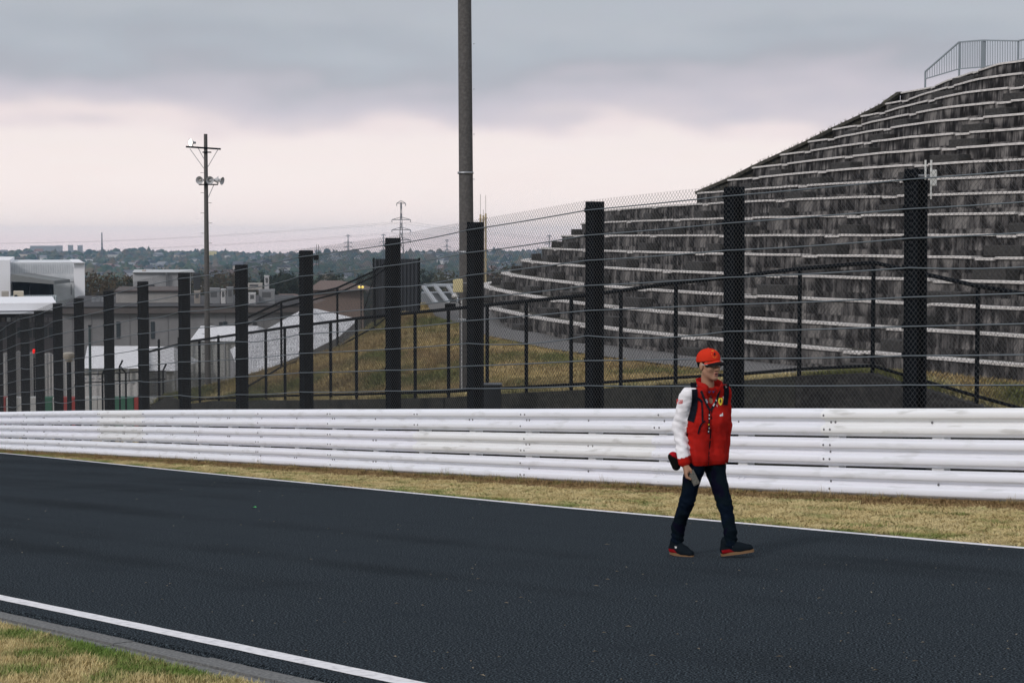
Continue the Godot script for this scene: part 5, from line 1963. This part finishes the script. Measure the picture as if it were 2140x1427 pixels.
func build_person() -> void:
	var foot := on_track(1476, 1160)
	var o := thing("person", foot, "walking person in a red and white jacket, red cap and dark jeans on the asphalt", "person")
	o.scale = Vector3.ONE * 1.022
	var lf := Vector3(0.906, 0, -0.423)        # towards the figure's left
	var fw := Vector3(0.423, 0, 0.906)         # where the chest faces
	# joints
	var sR := Vector3(-0.166, 1.352, 0.078); var eR := Vector3(-0.236, 1.075, 0.030); var wR := Vector3(-0.192, 0.800, 0.125)
	var sL := Vector3(0.150, 1.355, -0.080); var eL := Vector3(0.176, 1.070, -0.130); var wL := Vector3(0.150, 0.800, -0.085)
	var hR := Vector3(-0.108, 0.715, 0.035); var kR := Vector3(-0.165, 0.458, 0.035); var aR := Vector3(-0.240, 0.130, -0.040)
	var hL := Vector3(0.075, 0.715, -0.030); var kL := Vector3(0.142, 0.430, 0.125); var aL := Vector3(0.184, 0.130, 0.215)
	var neck := Vector3(0.008, 1.395, 0.000)
	var hc := Vector3(0.012, 1.592, 0.028)
	var hf := Vector3(0.60, 0.02, 0.80).normalized()
	var hl := hf.cross(Vector3.UP).normalized() * 1.0
	if hl.x < 0: hl = -hl
	var hu := hl.cross(hf).normalized()
	if hu.y < 0: hu = -hu
	var H := func(f: float, l: float, u: float) -> Vector3: return hc + hf * f + hl * l + hu * u
	var hb := Basis(hf, hl, hu)
	# -- jacket
	var jk := sdf(Vector3(-0.34, 0.70, -0.30), Vector3(0.32, 1.50, 0.28), 0.009)
	for s in [-1.0, 1.0]:
		bone(jk, Vector3(0.0, 1.325, -0.005) + lf * 0.085 * s, 0.078, Vector3(0.002, 1.12, 0.005) + lf * 0.074 * s, 0.098, 0.06)
		bone(jk, Vector3(0.002, 1.12, 0.005) + lf * 0.074 * s, 0.096, Vector3(-0.002, 0.83, 0.01) + lf * 0.068 * s, 0.099, 0.05)
		bone(jk, Vector3(-0.002, 0.83, 0.01) + lf * 0.068 * s, 0.098, Vector3(-0.002, 0.775, 0.01) + lf * 0.068 * s, 0.092, 0.02)
	bone(jk, sR + lf * 0.02, 0.066, neck + Vector3(0, -0.01, 0), 0.055, 0.04)
	bone(jk, sL - lf * 0.02, 0.066, neck + Vector3(0, -0.01, 0), 0.055, 0.04)
	bone(jk, sR, 0.066, eR, 0.054, 0.035)
	bone(jk, eR, 0.054, wR, 0.050, 0.02)
	bone(jk, wR + (eR - wR) * 0.10, 0.052, wR + (wR - eR) * 0.02, 0.038, 0.008)
	bone(jk, sL, 0.064, eL, 0.052, 0.035)
	bone(jk, eL, 0.052, wL, 0.046, 0.02)
	var nz := noise(9.0, 201, 3)
	var nf := noise(3.2, 202, 2)
	shape(jk, func(p: Vector3, v: float) -> float:
		var fold := nz.get_noise_3d(p.x * 1.0, p.y * 2.4, p.z * 1.0)
		var big := nf.get_noise_3d(p.x * 2.2, p.y * 1.6 + p.x * 2.0, p.z * 2.2)
		var arm := 1.0 if p.x < -0.135 else 0.7
		var d := v + 0.006 * fold * arm + 0.014 * big + (0.0035 * sin(p.y * 95.0 + p.x * 45.0) * smoothstep(0.02, -0.03, absf(p.y - 1.03) - 0.14) if p.x < -0.13 else 0.0)
		d = maxf(d, 0.762 + 0.02 * p.x - p.y)
		d = maxf(d, p.y - 1.415 + p.z * 0.10)
		return d)
	var red := Color(0.38, 0.017, 0.013)
	var white := Color(0.80, 0.80, 0.83)
	var seg := func(p: Vector3, a: Vector3, b: Vector3, r: float) -> float:
		var h := clampf((p - a).dot(b - a) / (b - a).length_squared(), 0.0, 1.0)
		return (p - a.lerp(b, h)).length() - r
	var st := new_st()
	nets(jk, st, func(p: Vector3) -> Color:
		var arm := minf(seg.call(p, sR + Vector3(0.012, 0.03, 0), eR, 0.062), seg.call(p, eR, wR, 0.052))
		var tor := minf(seg.call(p, Vector3(0.0, 1.33, 0) - lf * 0.085, Vector3(0, 0.80, 0.01) - lf * 0.075, 0.098), seg.call(p, Vector3(0.0, 1.33, 0) + lf * 0.085, Vector3(0, 0.8, 0.01) + lf * 0.075, 0.098))
		if arm < tor and p.x < -0.09:
			if p.y < 0.845 + (p.x + 0.18) * 0.3: return red * 0.9
			return white
		if p.y < 0.80 and p.x > -0.16: return red * 0.82
		return red)
	var cloth := StandardMaterial3D.new()
	cloth.vertex_color_use_as_albedo = true
	cloth.roughness = 0.85
	cloth.metallic_specular = 0.08
	cloth.normal_enabled = true
	cloth.normal_texture = nrm(noise(0.12, 211, 3), 256, 3.0)
	tri(cloth, 6.0)
	var jo := obj("jacket", skin_done(st), cloth, o)
	# stand-up collar, open at the throat
	st = new_st()
	st.set_smooth_group(0)
	var rings := []
	for i in 29:
		var t := i / 28.0
		var an := lerpf(-2.62, 2.62, t)                     # 0 is the back of the neck
		var openness := pow(absf(an) / 2.62, 2.0)
		var back := Vector3(-fw.x, 0, -fw.z)
		var dirv := back * cos(an) + lf * sin(an)
		var flare := 0.018 + 0.040 * openness
		var ctr := Vector3(0.006, 0, 0.004)
		var low := ctr + dirv * (0.076 + 0.004 * openness) + Vector3.UP * (1.392 - 0.050 * openness)
		var hi := ctr + dirv * (0.076 + flare) + Vector3.UP * (1.470 - 0.030 * openness + 0.012 * (1.0 - openness))
		if i == 0 or i == 28: hi += -back * 0.01 - Vector3.UP * 0.015
		rings.append([low, hi, hi - dirv * 0.010, low - dirv * 0.010])
	for i in 28:
		for k in 4: quad(st, rings[i][k], rings[i + 1][k], rings[i + 1][(k + 1) % 4], rings[i][(k + 1) % 4])
	for i in [0, 28]: quad(st, rings[i][0], rings[i][1], rings[i][2], rings[i][3])
	obj("collar", done(st), mat(0.37, 0.016, 0.013, 0.85, 0.0, 0.1), jo)
	var black := mat(0.010, 0.011, 0.014, 0.7, 0.0, 0.08)
	obj("zip", band(jk, ZL([[372, 440], [366, 520], [358, 650], [347, 796]]), 0.011, 0.002), black, jo)
	obj("zip_pull", patch(jk, ZL([[342, 790], [352, 790], [352, 803], [342, 803]]), 0.006), mat(0.7, 0.7, 0.7, 0.3, 0.5), jo)
	var yellow := mat(0.72, 0.58, 0.03, 0.6)
	var wht := mat(0.72, 0.71, 0.70, 0.7)
	obj("badge_border", patch(jk, ZL([[398, 392], [444, 387], [447, 440], [401, 447]]), 0.004), wht, jo)
	obj("badge_field", patch(jk, ZL([[402, 396], [441, 391], [443, 436], [405, 442]]), 0.0055), mat(0.40, 0.018, 0.016, 0.8), jo)
	var sh := []
	for q in SHIELD: sh.append(Z(423.5 + q[0] * 33.0, 416.0 - q[1] * 42.0))
	obj("badge_shield", patch(jk, sh, 0.007), yellow, jo)
	sh = []
	for q in HORSE: sh.append(Z(423.5 + q[0] * 24.0, 414.0 - q[1] * 32.0))
	obj("badge_horse", patch(jk, sh, 0.0085), black, jo)
	obj("chest_mark", patch(jk, ZL([[417, 503], [418, 494], [425, 491], [430, 491], [434, 483], [437, 482], [438, 490], [439, 500], [434, 504], [430, 500], [426, 504]]), 0.005), wht, jo)
	for k in 4:
		obj("sleeve_stripe", patch(jk, ZL([[161 + k * 7.5, 430 - k * 2], [163 + k * 7.5, 401], [168 + k * 7.5, 401], [166 + k * 7.5, 430 - k * 2]]), 0.004), mat(0.55, 0.05, 0.05, 0.8), jo)
	obj("neckline", patch(jk, ZL([[322, 352], [345, 336], [392, 336], [402, 352], [372, 400], [362, 400]]), 0.004), mat(0.012, 0.013, 0.018, 0.9), jo)
	obj("undershirt", patch(jk, ZL([[345, 352], [388, 352], [366, 386]]), 0.0065), mat(0.02, 0.10, 0.35, 0.8), jo)
	# -- trousers
	var tr := sdf(Vector3(-0.36, 0.04, -0.20), Vector3(0.32, 0.92, 0.30), 0.010)
	for s in [-1.0, 1.0]:
		bone(tr, Vector3(-0.005, 0.86, 0.0) + lf * 0.07 * s, 0.085, (hR if s < 0 else hL) + Vector3(0, 0.03, 0), 0.082, 0.05)
	bone(tr, hR, 0.080, kR, 0.062, 0.03)
	bone(tr, kR, 0.062, aR + Vector3(0.006, 0.10, 0.01), 0.053, 0.02)
	bone(tr, aR + Vector3(0.006, 0.10, 0.01), 0.053, aR + Vector3(0.004, -0.03, 0), 0.054, 0.015)
	bone(tr, hL, 0.083, kL, 0.060, 0.03)
	bone(tr, kL, 0.060, aL + Vector3(-0.004, 0.10, -0.01), 0.053, 0.02)
	bone(tr, aL + Vector3(-0.004, 0.10, -0.01), 0.053, aL + Vector3(0, -0.03, 0), 0.053, 0.015)
	shape(tr, func(p: Vector3, v: float) -> float:
		var k := 0.007 * nz.get_noise_3d(p.x * 1.2, p.y * 2.2, p.z) + 0.006 * nf.get_noise_3d(p.x * 2.5, p.y * 2.5, p.z * 2.5)
		k += 0.005 * sin(p.y * 130.0 + p.x * 60.0) * (smoothstep(0.26, 0.12, p.y) + smoothstep(0.08, 0.0, absf(p.y - 0.44)) * 0.7)
		var hem := 0.098 if p.x < 0.0 else 0.108
		return maxf(v + k, hem + 0.01 * sin(p.x * 60.0) - p.y))
	st = new_st()
	nets(tr, st, func(p: Vector3) -> Color:
		var w := 1.0 + 0.35 * nf.get_noise_3d(p.x * 1.5, p.y, p.z * 1.5)
		return Color(0.006 * w, 0.009 * w, 0.015 * w))
	obj("trousers", skin_done(st), cloth, o)
	# -- shoes, modelled once, foot pointing along x
	var sf := sdf(Vector3(-0.12, -0.01, -0.07), Vector3(0.24, 0.17, 0.07), 0.007)
	bone(sf, Vector3(-0.045, 0.05, 0), 0.040, Vector3(-0.02, 0.12, 0), 0.043, 0.02)
	bone(sf, Vector3(-0.03, 0.045, 0), 0.041, Vector3(0.10, 0.040, 0.004), 0.042, 0.03)
	bone(sf, Vector3(0.10, 0.040, 0.004), 0.042, Vector3(0.165, 0.034, 0.002), 0.034, 0.03)
	bone(sf, Vector3(-0.01, 0.10, 0), 0.038, Vector3(0.08, 0.055, 0), 0.034, 0.03)
	shape(sf, func(p: Vector3, v: float) -> float: return maxf(v, 0.021 - p.y))
	st = new_st()
	nets(sf, st, func(p: Vector3) -> Color:
		if p.y < 0.050 and p.y > 0.018 and p.x < 0.060 - (p.y - 0.02) * 1.6 and p.x > -0.06: return Color(0.24, 0.010, 0.012)
		if absf(p.y - 0.075) < 0.009 and absf(p.x - 0.03) < 0.012: return Color(0.6, 0.6, 0.6)
		return Color(0.011, 0.012, 0.016))
	var upper := skin_done(st)
	st = new_st()
	var sole := PackedVector2Array()
	for i in 24:
		var an := TAU * i / 24.0
		var x := 0.058 + 0.146 * cos(an)
		sole.append(Vector2(x, sin(an) * (0.046 if x > 0.04 else 0.040)))
	prism(st, sole, Transform3D(Basis(Vector3(1, 0, 0), Vector3(0, 0, 1), Vector3(0, 1, 0)), Vector3(0, 0.0125, 0)), 0.025)
	var solem := done(st)
	st = new_st()
	for k in 5:
		bar(st, Vector3(0.035 + k * 0.018, 0.098 - k * 0.010, -0.018), Vector3(0.035 + k * 0.018, 0.098 - k * 0.010, 0.018), 0.006, 0.006)
	var lace := done(st)
	for s in 2:
		var fwd := Vector3(0.60, -0.01, 0.80).normalized() if s == 0 else Vector3(0.90, 0.20, 0.42).normalized()
		var side := fwd.cross(Vector3.UP).normalized()
		var up := side.cross(fwd).normalized()
		var at := (Vector3(aR.x, 0.0, aR.z) if s == 0 else Vector3(aL.x, 0.016, aL.z))
		at.y += G(foot.x + at.x, foot.z + at.z) - foot.y + 0.002
		var so := obj("shoe", upper, cloth, o)
		so.transform = Transform3D(Basis(fwd, up, side), at)
		so.set_meta("label", "black shoe with red heel panel and gum sole" if s == 0 else "black shoe with its toe lifted in mid-stride")
		obj("sole", solem, mat(0.17, 0.095, 0.042, 0.75), so)
		obj("laces", lace, mat(0.05, 0.05, 0.055, 0.8), so)
	# -- the body itself: one skin from crown to ankles
	st = new_st()
	var bd := sdf(Vector3(-0.30, 0.05, -0.20), Vector3(0.28, 1.46, 0.24), 0.016)
	for s in [-1.0, 1.0]:
		bone(bd, Vector3(0, 1.30, 0) + lf * 0.07 * s, 0.062, Vector3(0, 0.88, 0.01) + lf * 0.06 * s, 0.070, 0.04)
	for q in [[sR, 0.042, eR, 0.034], [eR, 0.034, wR, 0.026], [sL, 0.042, eL, 0.034], [eL, 0.034, wL, 0.026], [hR, 0.062, kR, 0.044], [kR, 0.044, aR, 0.032], [hL, 0.062, kL, 0.044], [kL, 0.044, aL, 0.032], [neck - Vector3(0, 0.1, 0), 0.05, neck + Vector3(0, 0.04, 0), 0.05]]:
		bone(bd, q[0], q[1], q[2], q[3], 0.03)
	var skin := Color(0.36, 0.205, 0.135)
	nets(bd, st, func(_p: Vector3) -> Color: return skin)
	var hd := sdf(hc - Vector3(0.16, 0.24, 0.16), hc + Vector3(0.17, 0.15, 0.17), 0.005)
	ball(hd, H.call(-0.012, 0, 0.030), hb, Vector3(0.096, 0.076, 0.084), 0.02)
	ball(hd, H.call(0.028, 0, -0.035), hb, Vector3(0.060, 0.060, 0.085), 0.03)
	for s in [-1.0, 1.0]:
		bone(hd, H.call(0.0, 0.047 * s, -0.050), 0.022, H.call(0.062, 0.014 * s, -0.103), 0.017, 0.02)
		bone(hd, H.call(0.080, 0.010 * s, 0.020), 0.010, H.call(0.066, 0.047 * s, 0.021), 0.009, 0.012)
		ball(hd, H.call(0.056, 0.040 * s, -0.025), hb, Vector3(0.026, 0.024, 0.024), 0.02)
		bone(hd, H.call(0.097, 0.012 * s, -0.036), 0.008, H.call(0.093, 0.012 * s, -0.034), 0.008, 0.008)
		ball(hd, H.call(-0.010, 0.077 * s, -0.006), hb, Vector3(0.021, 0.011, 0.034), 0.006)
	bone(hd, H.call(0.074, 0, -0.104), 0.019, H.call(0.070, 0, -0.100), 0.019, 0.02)
	bone(hd, H.call(0.086, 0, 0.008), 0.008, H.call(0.111, 0, -0.032), 0.012, 0.01)
	for s in [-1.0, 1.0]: ball(hd, H.call(0.098, 0.033 * s, 0.003), hb, Vector3(0.016, 0.017, 0.012), -1.0)
	for s in [-1.0, 1.0]: bone(hd, H.call(0.077, 0.032 * s, 0.003), 0.0125, H.call(0.078, 0.032 * s, 0.003), 0.0125, 0.004)
	bone(hd, H.call(0.090, -0.016, -0.063), 0.007, H.call(0.090, 0.016, -0.063), 0.007, 0.006)
	bone(hd, H.call(0.087, -0.014, -0.079), 0.007, H.call(0.087, 0.014, -0.079), 0.007, 0.006)
	bone(hd, H.call(-0.020, 0, -0.09), 0.050, neck + Vector3(0, -0.03, 0), 0.057, 0.03)
	nets(hd, st, func(p: Vector3) -> Color:
		var q := p - hc
		var f := q.dot(hf)
		var l := absf(q.dot(hl))
		var u := q.dot(hu)
		if f > 0.06 and absf(u - 0.003) < 0.008 and absf(l - 0.032) < 0.014: return Color(0.02, 0.015, 0.012) if absf(l - 0.032) < 0.006 else Color(0.5, 0.45, 0.42)
		if f > 0.05 and u > 0.016 and u < 0.028 and l > 0.012 and l < 0.05: return Color(0.04, 0.03, 0.025)
		if f > 0.08 and u < -0.066 and u > -0.074 and l < 0.018: return Color(0.06, 0.015, 0.012)
		if f > 0.08 and u < -0.056 and u > -0.086 and l < 0.02: return Color(0.34, 0.14, 0.11)
		if u < -0.05 and f > 0.02: return skin * 0.93
		return skin)
	# right hand holding the phone
	var pc := Vector3(-0.124, 0.672, 0.175)                # phone centre
	var px := Vector3(0.42, -0.86, 0.18).normalized()      # its long axis, pointing down
	var py := Vector3(0.80, 0.48, 0.30).normalized()
	py = (py - px * py.dot(px)).normalized()
	var pn := px.cross(py)
	if pn.z < 0: pn = -pn
	var hd2 := sdf(Vector3(-0.26, 0.60, 0.04), Vector3(-0.04, 0.86, 0.26), 0.005)
	var palm := wR + Vector3(0.018, -0.085, 0.020)
	bone(hd2, wR + Vector3(0, 0.02, 0), 0.027, wR + Vector3(0.004, -0.03, 0.006), 0.026, 0.01)
	bone(hd2, wR + Vector3(0.004, -0.03, 0.018), 0.022, palm + Vector3(-0.004, 0.005, 0.020), 0.019, 0.02)
	bone(hd2, wR + Vector3(0.004, -0.03, -0.008), 0.022, palm + Vector3(-0.012, 0.005, -0.020), 0.018, 0.02)
	for k in 4:
		var z0: float = [0.030, 0.011, -0.008, -0.026][k]
		var ln: float = [0.92, 1.0, 0.95, 0.78][k]
		var kn := palm + Vector3(-0.010 - 0.002 * k, -0.008, z0)
		var mid := kn + Vector3(0.010, -0.036, 0.004) * ln
		var tip := mid + Vector3(0.028, -0.014, 0.002) * ln
		bone(hd2, kn, 0.0105, mid, 0.0095, 0.006)
		bone(hd2, mid, 0.0095, tip, 0.0085, 0.004)
	var th0 := wR + Vector3(0.018, -0.035, 0.026)
	bone(hd2, th0, 0.014, th0 + Vector3(0.026, -0.030, 0.016), 0.012, 0.008)
	bone(hd2, th0 + Vector3(0.026, -0.030, 0.016), 0.0115, th0 + Vector3(0.036, -0.062, 0.014), 0.009, 0.004)
	nets(hd2, st, func(_p: Vector3) -> Color: return skin)
	# left hand, hanging behind the jacket's hem
	var hd3 := sdf(wL - Vector3(0.08, 0.24, 0.08), wL + Vector3(0.08, 0.06, 0.09), 0.006)
	bone(hd3, wL + Vector3(0, 0.02, 0), 0.026, wL + Vector3(-0.002, -0.04, 0.004), 0.025, 0.01)
	for z0 in [-0.012, 0.012]: bone(hd3, wL + Vector3(-0.002, -0.04, z0), 0.020, wL + Vector3(-0.008, -0.09, z0 * 1.5), 0.018, 0.02)
	for k in 4:
		var z0: float = [0.030, 0.011, -0.008, -0.026][k]
		var kn := wL + Vector3(-0.008, -0.098, z0)
		bone(hd3, kn, 0.010, kn + Vector3(-0.006, -0.040, 0.004), 0.009, 0.006)
		bone(hd3, kn + Vector3(-0.006, -0.040, 0.004), 0.009, kn + Vector3(-0.024, -0.062, 0.006), 0.008, 0.004)
	bone(hd3, wL + Vector3(-0.006, -0.045, 0.028), 0.013, wL + Vector3(-0.014, -0.095, 0.044), 0.010, 0.008)
	nets(hd3, st, func(_p: Vector3) -> Color: return skin)
	var sk := StandardMaterial3D.new()
	sk.vertex_color_use_as_albedo = true
	sk.roughness = 0.6
	sk.metallic_specular = 0.35
	obj("body", skin_done(st), sk, o)
	# -- hair below the cap
	var ha := sdf(hc - Vector3(0.13, 0.12, 0.13), hc + Vector3(0.13, 0.13, 0.13), 0.006)
	ball(ha, H.call(-0.016, 0, 0.028), hb, Vector3(0.099, 0.080, 0.086), 0.02)
	shape(ha, func(p: Vector3, v: float) -> float:
		var q := p - hc
		var f := q.dot(hf)
		var l := absf(q.dot(hl))
		var u := q.dot(hu)
		var keep := maxf(f - 0.034 - 0.01 * sin(u * 200.0), -0.045 - u + maxf(0.0, f + 0.02) * 0.5)
		var ear := 0.030 - Vector2(f + 0.010, u + 0.008).length()
		return maxf(maxf(v, keep), ear))
	st = new_st()
	nets(ha, st, func(_p: Vector3) -> Color: return Color(0.014, 0.012, 0.012))
	obj("hair", skin_done(st), cloth, o)
	# -- cap
	var cp := sdf(hc - Vector3(0.14, 0.05, 0.14), hc + Vector3(0.14, 0.17, 0.14), 0.006)
	ball(cp, H.call(-0.012, 0, 0.044), hb, Vector3(0.108, 0.089, 0.097), 0.02)
	ball(cp, H.call(0.035, 0, 0.060), hb, Vector3(0.062, 0.066, 0.068), 0.03)
	shape(cp, func(p: Vector3, v: float) -> float:
		var q := p - hc
		var u := q.dot(hu) - 0.10 * q.dot(hf)
		return maxf(v + 0.002 * nz.get_noise_3dv(p * 2.0), 0.030 - u))
	st = new_st()
	var capred := Color(0.55, 0.036, 0.018)
	nets(cp, st, func(p: Vector3) -> Color:
		var q := p - hc
		var u := q.dot(hu) - 0.10 * q.dot(hf)
		if u < 0.034 and q.dot(hf) < -0.03: return Color(0.02, 0.02, 0.02)
		return capred)
	var co := obj("cap", skin_done(st), cloth, o)
	st = new_st()
	st.set_smooth_group(0)
	var vis := []
	for i in 13:
		var t := lerpf(-1.0, 1.0, i / 12.0)
		var row := []
		for k in 6:
			var r := k / 5.0
			var reach := (0.100 * (1.0 - 0.55 * t * t * t * t)) * sqrt(maxf(0.0, 1.0 - 0.62 * t * t))
			var l := 0.076 * t * (1.0 + 0.05 * r)
			var f0 := 0.078 - 0.060 * t * t
			row.append(H.call(f0 + reach * r, l, 0.046 - 0.026 * t * t - 0.020 * r * r - 0.006 * r))
		vis.append(row)
	var under := new_st()
	under.set_smooth_group(0)
	for i in 12:
		for k in 5:
			quad(st if k < 3 else under, vis[i][k], vis[i + 1][k], vis[i + 1][k + 1], vis[i][k + 1])
			var dz := hu * -0.006
			quad(under, vis[i][k] + dz, vis[i + 1][k] + dz, vis[i + 1][k + 1] + dz, vis[i][k + 1] + dz)
		quad(under, vis[i][5], vis[i + 1][5], vis[i + 1][5] - hu * 0.006, vis[i][5] - hu * 0.006)
	obj("visor", done(st), mat(0.55, 0.042, 0.020, 0.85, 0.0, 0.1), co)
	obj("visor_underside", done(under), mat(0.012, 0.011, 0.012, 0.8, 0.0, 0.1), co)
	st = new_st()
	lathe(st, H.call(-0.008, 0, 0.139), hu, [[0.0, 0.008], [0.005, 0.007], [0.008, 0.0]], 10)
	obj("button", done(st), mat(0.5, 0.04, 0.02, 0.8), co)
	sh = []
	for q in SHIELD: sh.append(Z(381 + q[0] * 44.0, 128.0 - q[1] * 40.0))
	obj("cap_shield", patch(cp, sh, 0.003), yellow, co)
	sh = []
	for q in HORSE: sh.append(Z(381 + q[0] * 27.0, 127.0 - q[1] * 26.0))
	obj("cap_horse", patch(cp, sh, 0.005), black, co)
	obj("back_strap", tube_mesh([H.call(-0.085, -0.045, 0.026), H.call(-0.118, 0, 0.018), H.call(-0.085, 0.045, 0.026)], 0.009, 6), black, co)
	# -- glasses
	var gl := Node3D.new()
	gl.name = "glasses"
	o.add_child(gl)
	var rim := mat(0.72, 0.72, 0.74, 0.25, 0.6)
	for s in [-1.0, 1.0]:
		var loop := []
		for i in 17:
			var an := TAU * i / 16.0
			loop.append(H.call(0.100 - 0.010 * absf(cos(an) * 0.5 + 0.5 * s * 1.0), 0.034 * s + 0.024 * signf(cos(an)) * pow(absf(cos(an)), 0.6), 0.002 + 0.014 * signf(sin(an)) * pow(absf(sin(an)), 0.6)))
		obj("rim", tube_mesh(loop, 0.0015, 6), black, gl)
		obj("temple", tube_mesh([H.call(0.092, 0.058 * s, 0.010), H.call(0.05, 0.072 * s, 0.008), H.call(-0.012, 0.084 * s, 0.010)], 0.0034, 6), rim, gl)
		var ls := new_st()
		for i in 16: 
			v3(ls, H.call(0.097, 0.034 * s, 0.002)); v3(ls, loop[i]); v3(ls, loop[i + 1])
		var gm := StandardMaterial3D.new()
		gm.albedo_color = Color(0.75, 0.8, 0.85, 0.04)
		gm.transparency = BaseMaterial3D.TRANSPARENCY_ALPHA
		gm.roughness = 0.03
		obj("lens", done(ls), gm, gl)
	obj("bridge", tube_mesh([H.call(0.101, -0.010, 0.006), H.call(0.106, 0, 0.008), H.call(0.101, 0.010, 0.006)], 0.002, 6), rim, gl)
	# -- lanyard with badge cords
	var ly := Node3D.new()
	ly.name = "lanyard"
	o.add_child(ly)
	var ribbon := mat(0.016, 0.017, 0.022, 0.7, 0.0, 0.08)
	obj("ribbon", band(jk, ZL([[302, 348], [318, 392], [342, 440], [358, 468]]), 0.019, 0.008), ribbon, ly)
	obj("ribbon", band(jk, ZL([[418, 348], [404, 400], [384, 440], [364, 468]]), 0.019, 0.008), ribbon, ly)
	obj("ribbon_print", patch(jk, ZL([[327, 400], [336, 396], [346, 418], [338, 424]]), 0.011), mat(0.35, 0.37, 0.42, 0.7), ly)
	obj("ribbon_print", patch(jk, ZL([[375, 440], [396, 402], [402, 408], [382, 446]]), 0.011), mat(0.50, 0.52, 0.55, 0.7), ly)
	obj("cord", band(jk, ZL([[356, 462], [352, 500], [350, 545], [348, 605]]), 0.012, 0.012), ribbon, ly)
	for q in [[351, 492], [350, 512], [347, 548], [350, 570], [346, 590]]:
		obj("pin", patch(jk, ZL([[q[0] - 3, q[1] - 4], [q[0] + 4, q[1] - 3], [q[0] + 3, q[1] + 5], [q[0] - 4, q[1] + 4]]), 0.017), wht if q[1] != 548 else yellow, ly)
	# -- backpack: pack behind, straps over the shoulders
	var bp := thing("backpack", foot + 1.022 * Vector3(0, 1.0, -0.15), "black backpack worn by the walking person, straps over both shoulders", "backpack")
	bp.scale = Vector3.ONE * 1.022
	var off := -Vector3(0, 1.0, -0.15)
	var pk := sdf(Vector3(-0.26, 0.86, -0.34), Vector3(0.24, 1.42, 0.0), 0.014)
	for s in [-1.0, 1.0]:
		bone(pk, -fw * 0.16 + lf * 0.06 * s + Vector3(0, 1.30, 0), 0.065, -fw * 0.17 + lf * 0.07 * s + Vector3(0, 0.98, 0), 0.075, 0.04)
	st = new_st()
	nets(pk, st, func(_p: Vector3) -> Color: return Color(0.010, 0.012, 0.018), Transform3D(Basis.IDENTITY, off))
	obj("pack", skin_done(st), cloth, bp)
	var navy := mat(0.009, 0.011, 0.017, 0.75, 0.0, 0.08)
	for q in [[[264, 304], [262, 340], [263, 400], [260, 450], [250, 490], [238, 530]], [[462, 318], [464, 350], [462, 400], [456, 440]]]:
		obj("strap", band(jk, ZL(q), 0.050 if q[0][0] < 300 else 0.046, 0.010), navy, bp, off)
	obj("strap_mark", patch(jk, ZL([[455, 326], [463, 320], [470, 332], [461, 338]]), 0.018), wht, bp, off)
	obj("chest_strap", band(jk, ZL([[278, 392], [296, 402], [308, 416]]), 0.022, 0.009), navy, bp, off)
	obj("loose_strap", band(jk, ZL([[306, 410], [308, 470], [309, 530]]), 0.013, 0.009), navy, bp, off)
	obj("loose_strap", band(jk, ZL([[326, 526], [305, 540], [292, 560], [283, 604]]), 0.011, 0.010), navy, bp, off)
	# -- waist pouch behind the right hip
	var pp := thing("waist_pouch", foot + 1.022 * Vector3(-0.262, 0.79, -0.03), "small red and black pouch at the walking person's hip behind the white sleeve", "pouch")
	pp.scale = Vector3.ONE * 1.022
	var ps := sdf(Vector3(-0.09, -0.12, -0.09), Vector3(0.09, 0.12, 0.09), 0.007)
	bone(ps, Vector3(-0.012, 0.035, 0), 0.040, Vector3(0.012, -0.045, 0.01), 0.034, 0.02)
	bone(ps, Vector3(-0.020, 0.03, -0.02), 0.036, Vector3(0.010, -0.05, -0.01), 0.030, 0.02)
	st = new_st()
	nets(ps, st, func(p: Vector3) -> Color: return Color(0.38, 0.014, 0.020) if p.y > 0.030 - p.x * 0.6 else Color(0.010, 0.009, 0.010))
	obj("bag", skin_done(st), cloth, pp)
	obj("belt", tube_mesh([Vector3(0.03, 0.0, 0.0), Vector3(0.10, 0.01, -0.02)], 0.010, 6), black, pp)
	# -- phone
	var po := thing("mobile_phone", foot + 1.022 * pc, "phone in a grey-brown case held in the walking person's lowered hand", "phone")
	po.scale = Vector3.ONE * 1.022
	var pb := Basis(py, -px, pn)
	st = new_st()
	box(st, Vector3.ZERO, Vector3(0.058, 0.128, 0.010), pb, 0.003)
	obj("case", done(st), mat(0.10, 0.095, 0.080, 0.4), po)
	st = new_st()
	box(st, pb * Vector3(0, 0.0, 0.0055), Vector3(0.050, 0.110, 0.002), pb, 0.0005)
	obj("back_print", done(st), mottled([[0.0, 0.02, 0.022, 0.02], [0.5, 0.10, 0.10, 0.085], [1.0, 0.34, 0.32, 0.26]], 0.03, 0.18, 221, 0.4), po)
	st = new_st()
	lathe(st, pb * Vector3(-0.014, 0.045, 0.0062), pn, [[0.0, 0.007], [0.002, 0.007], [0.002, 0.0]], 12)
	obj("camera_lens", done(st), mat(0.02, 0.02, 0.025, 0.1), po)
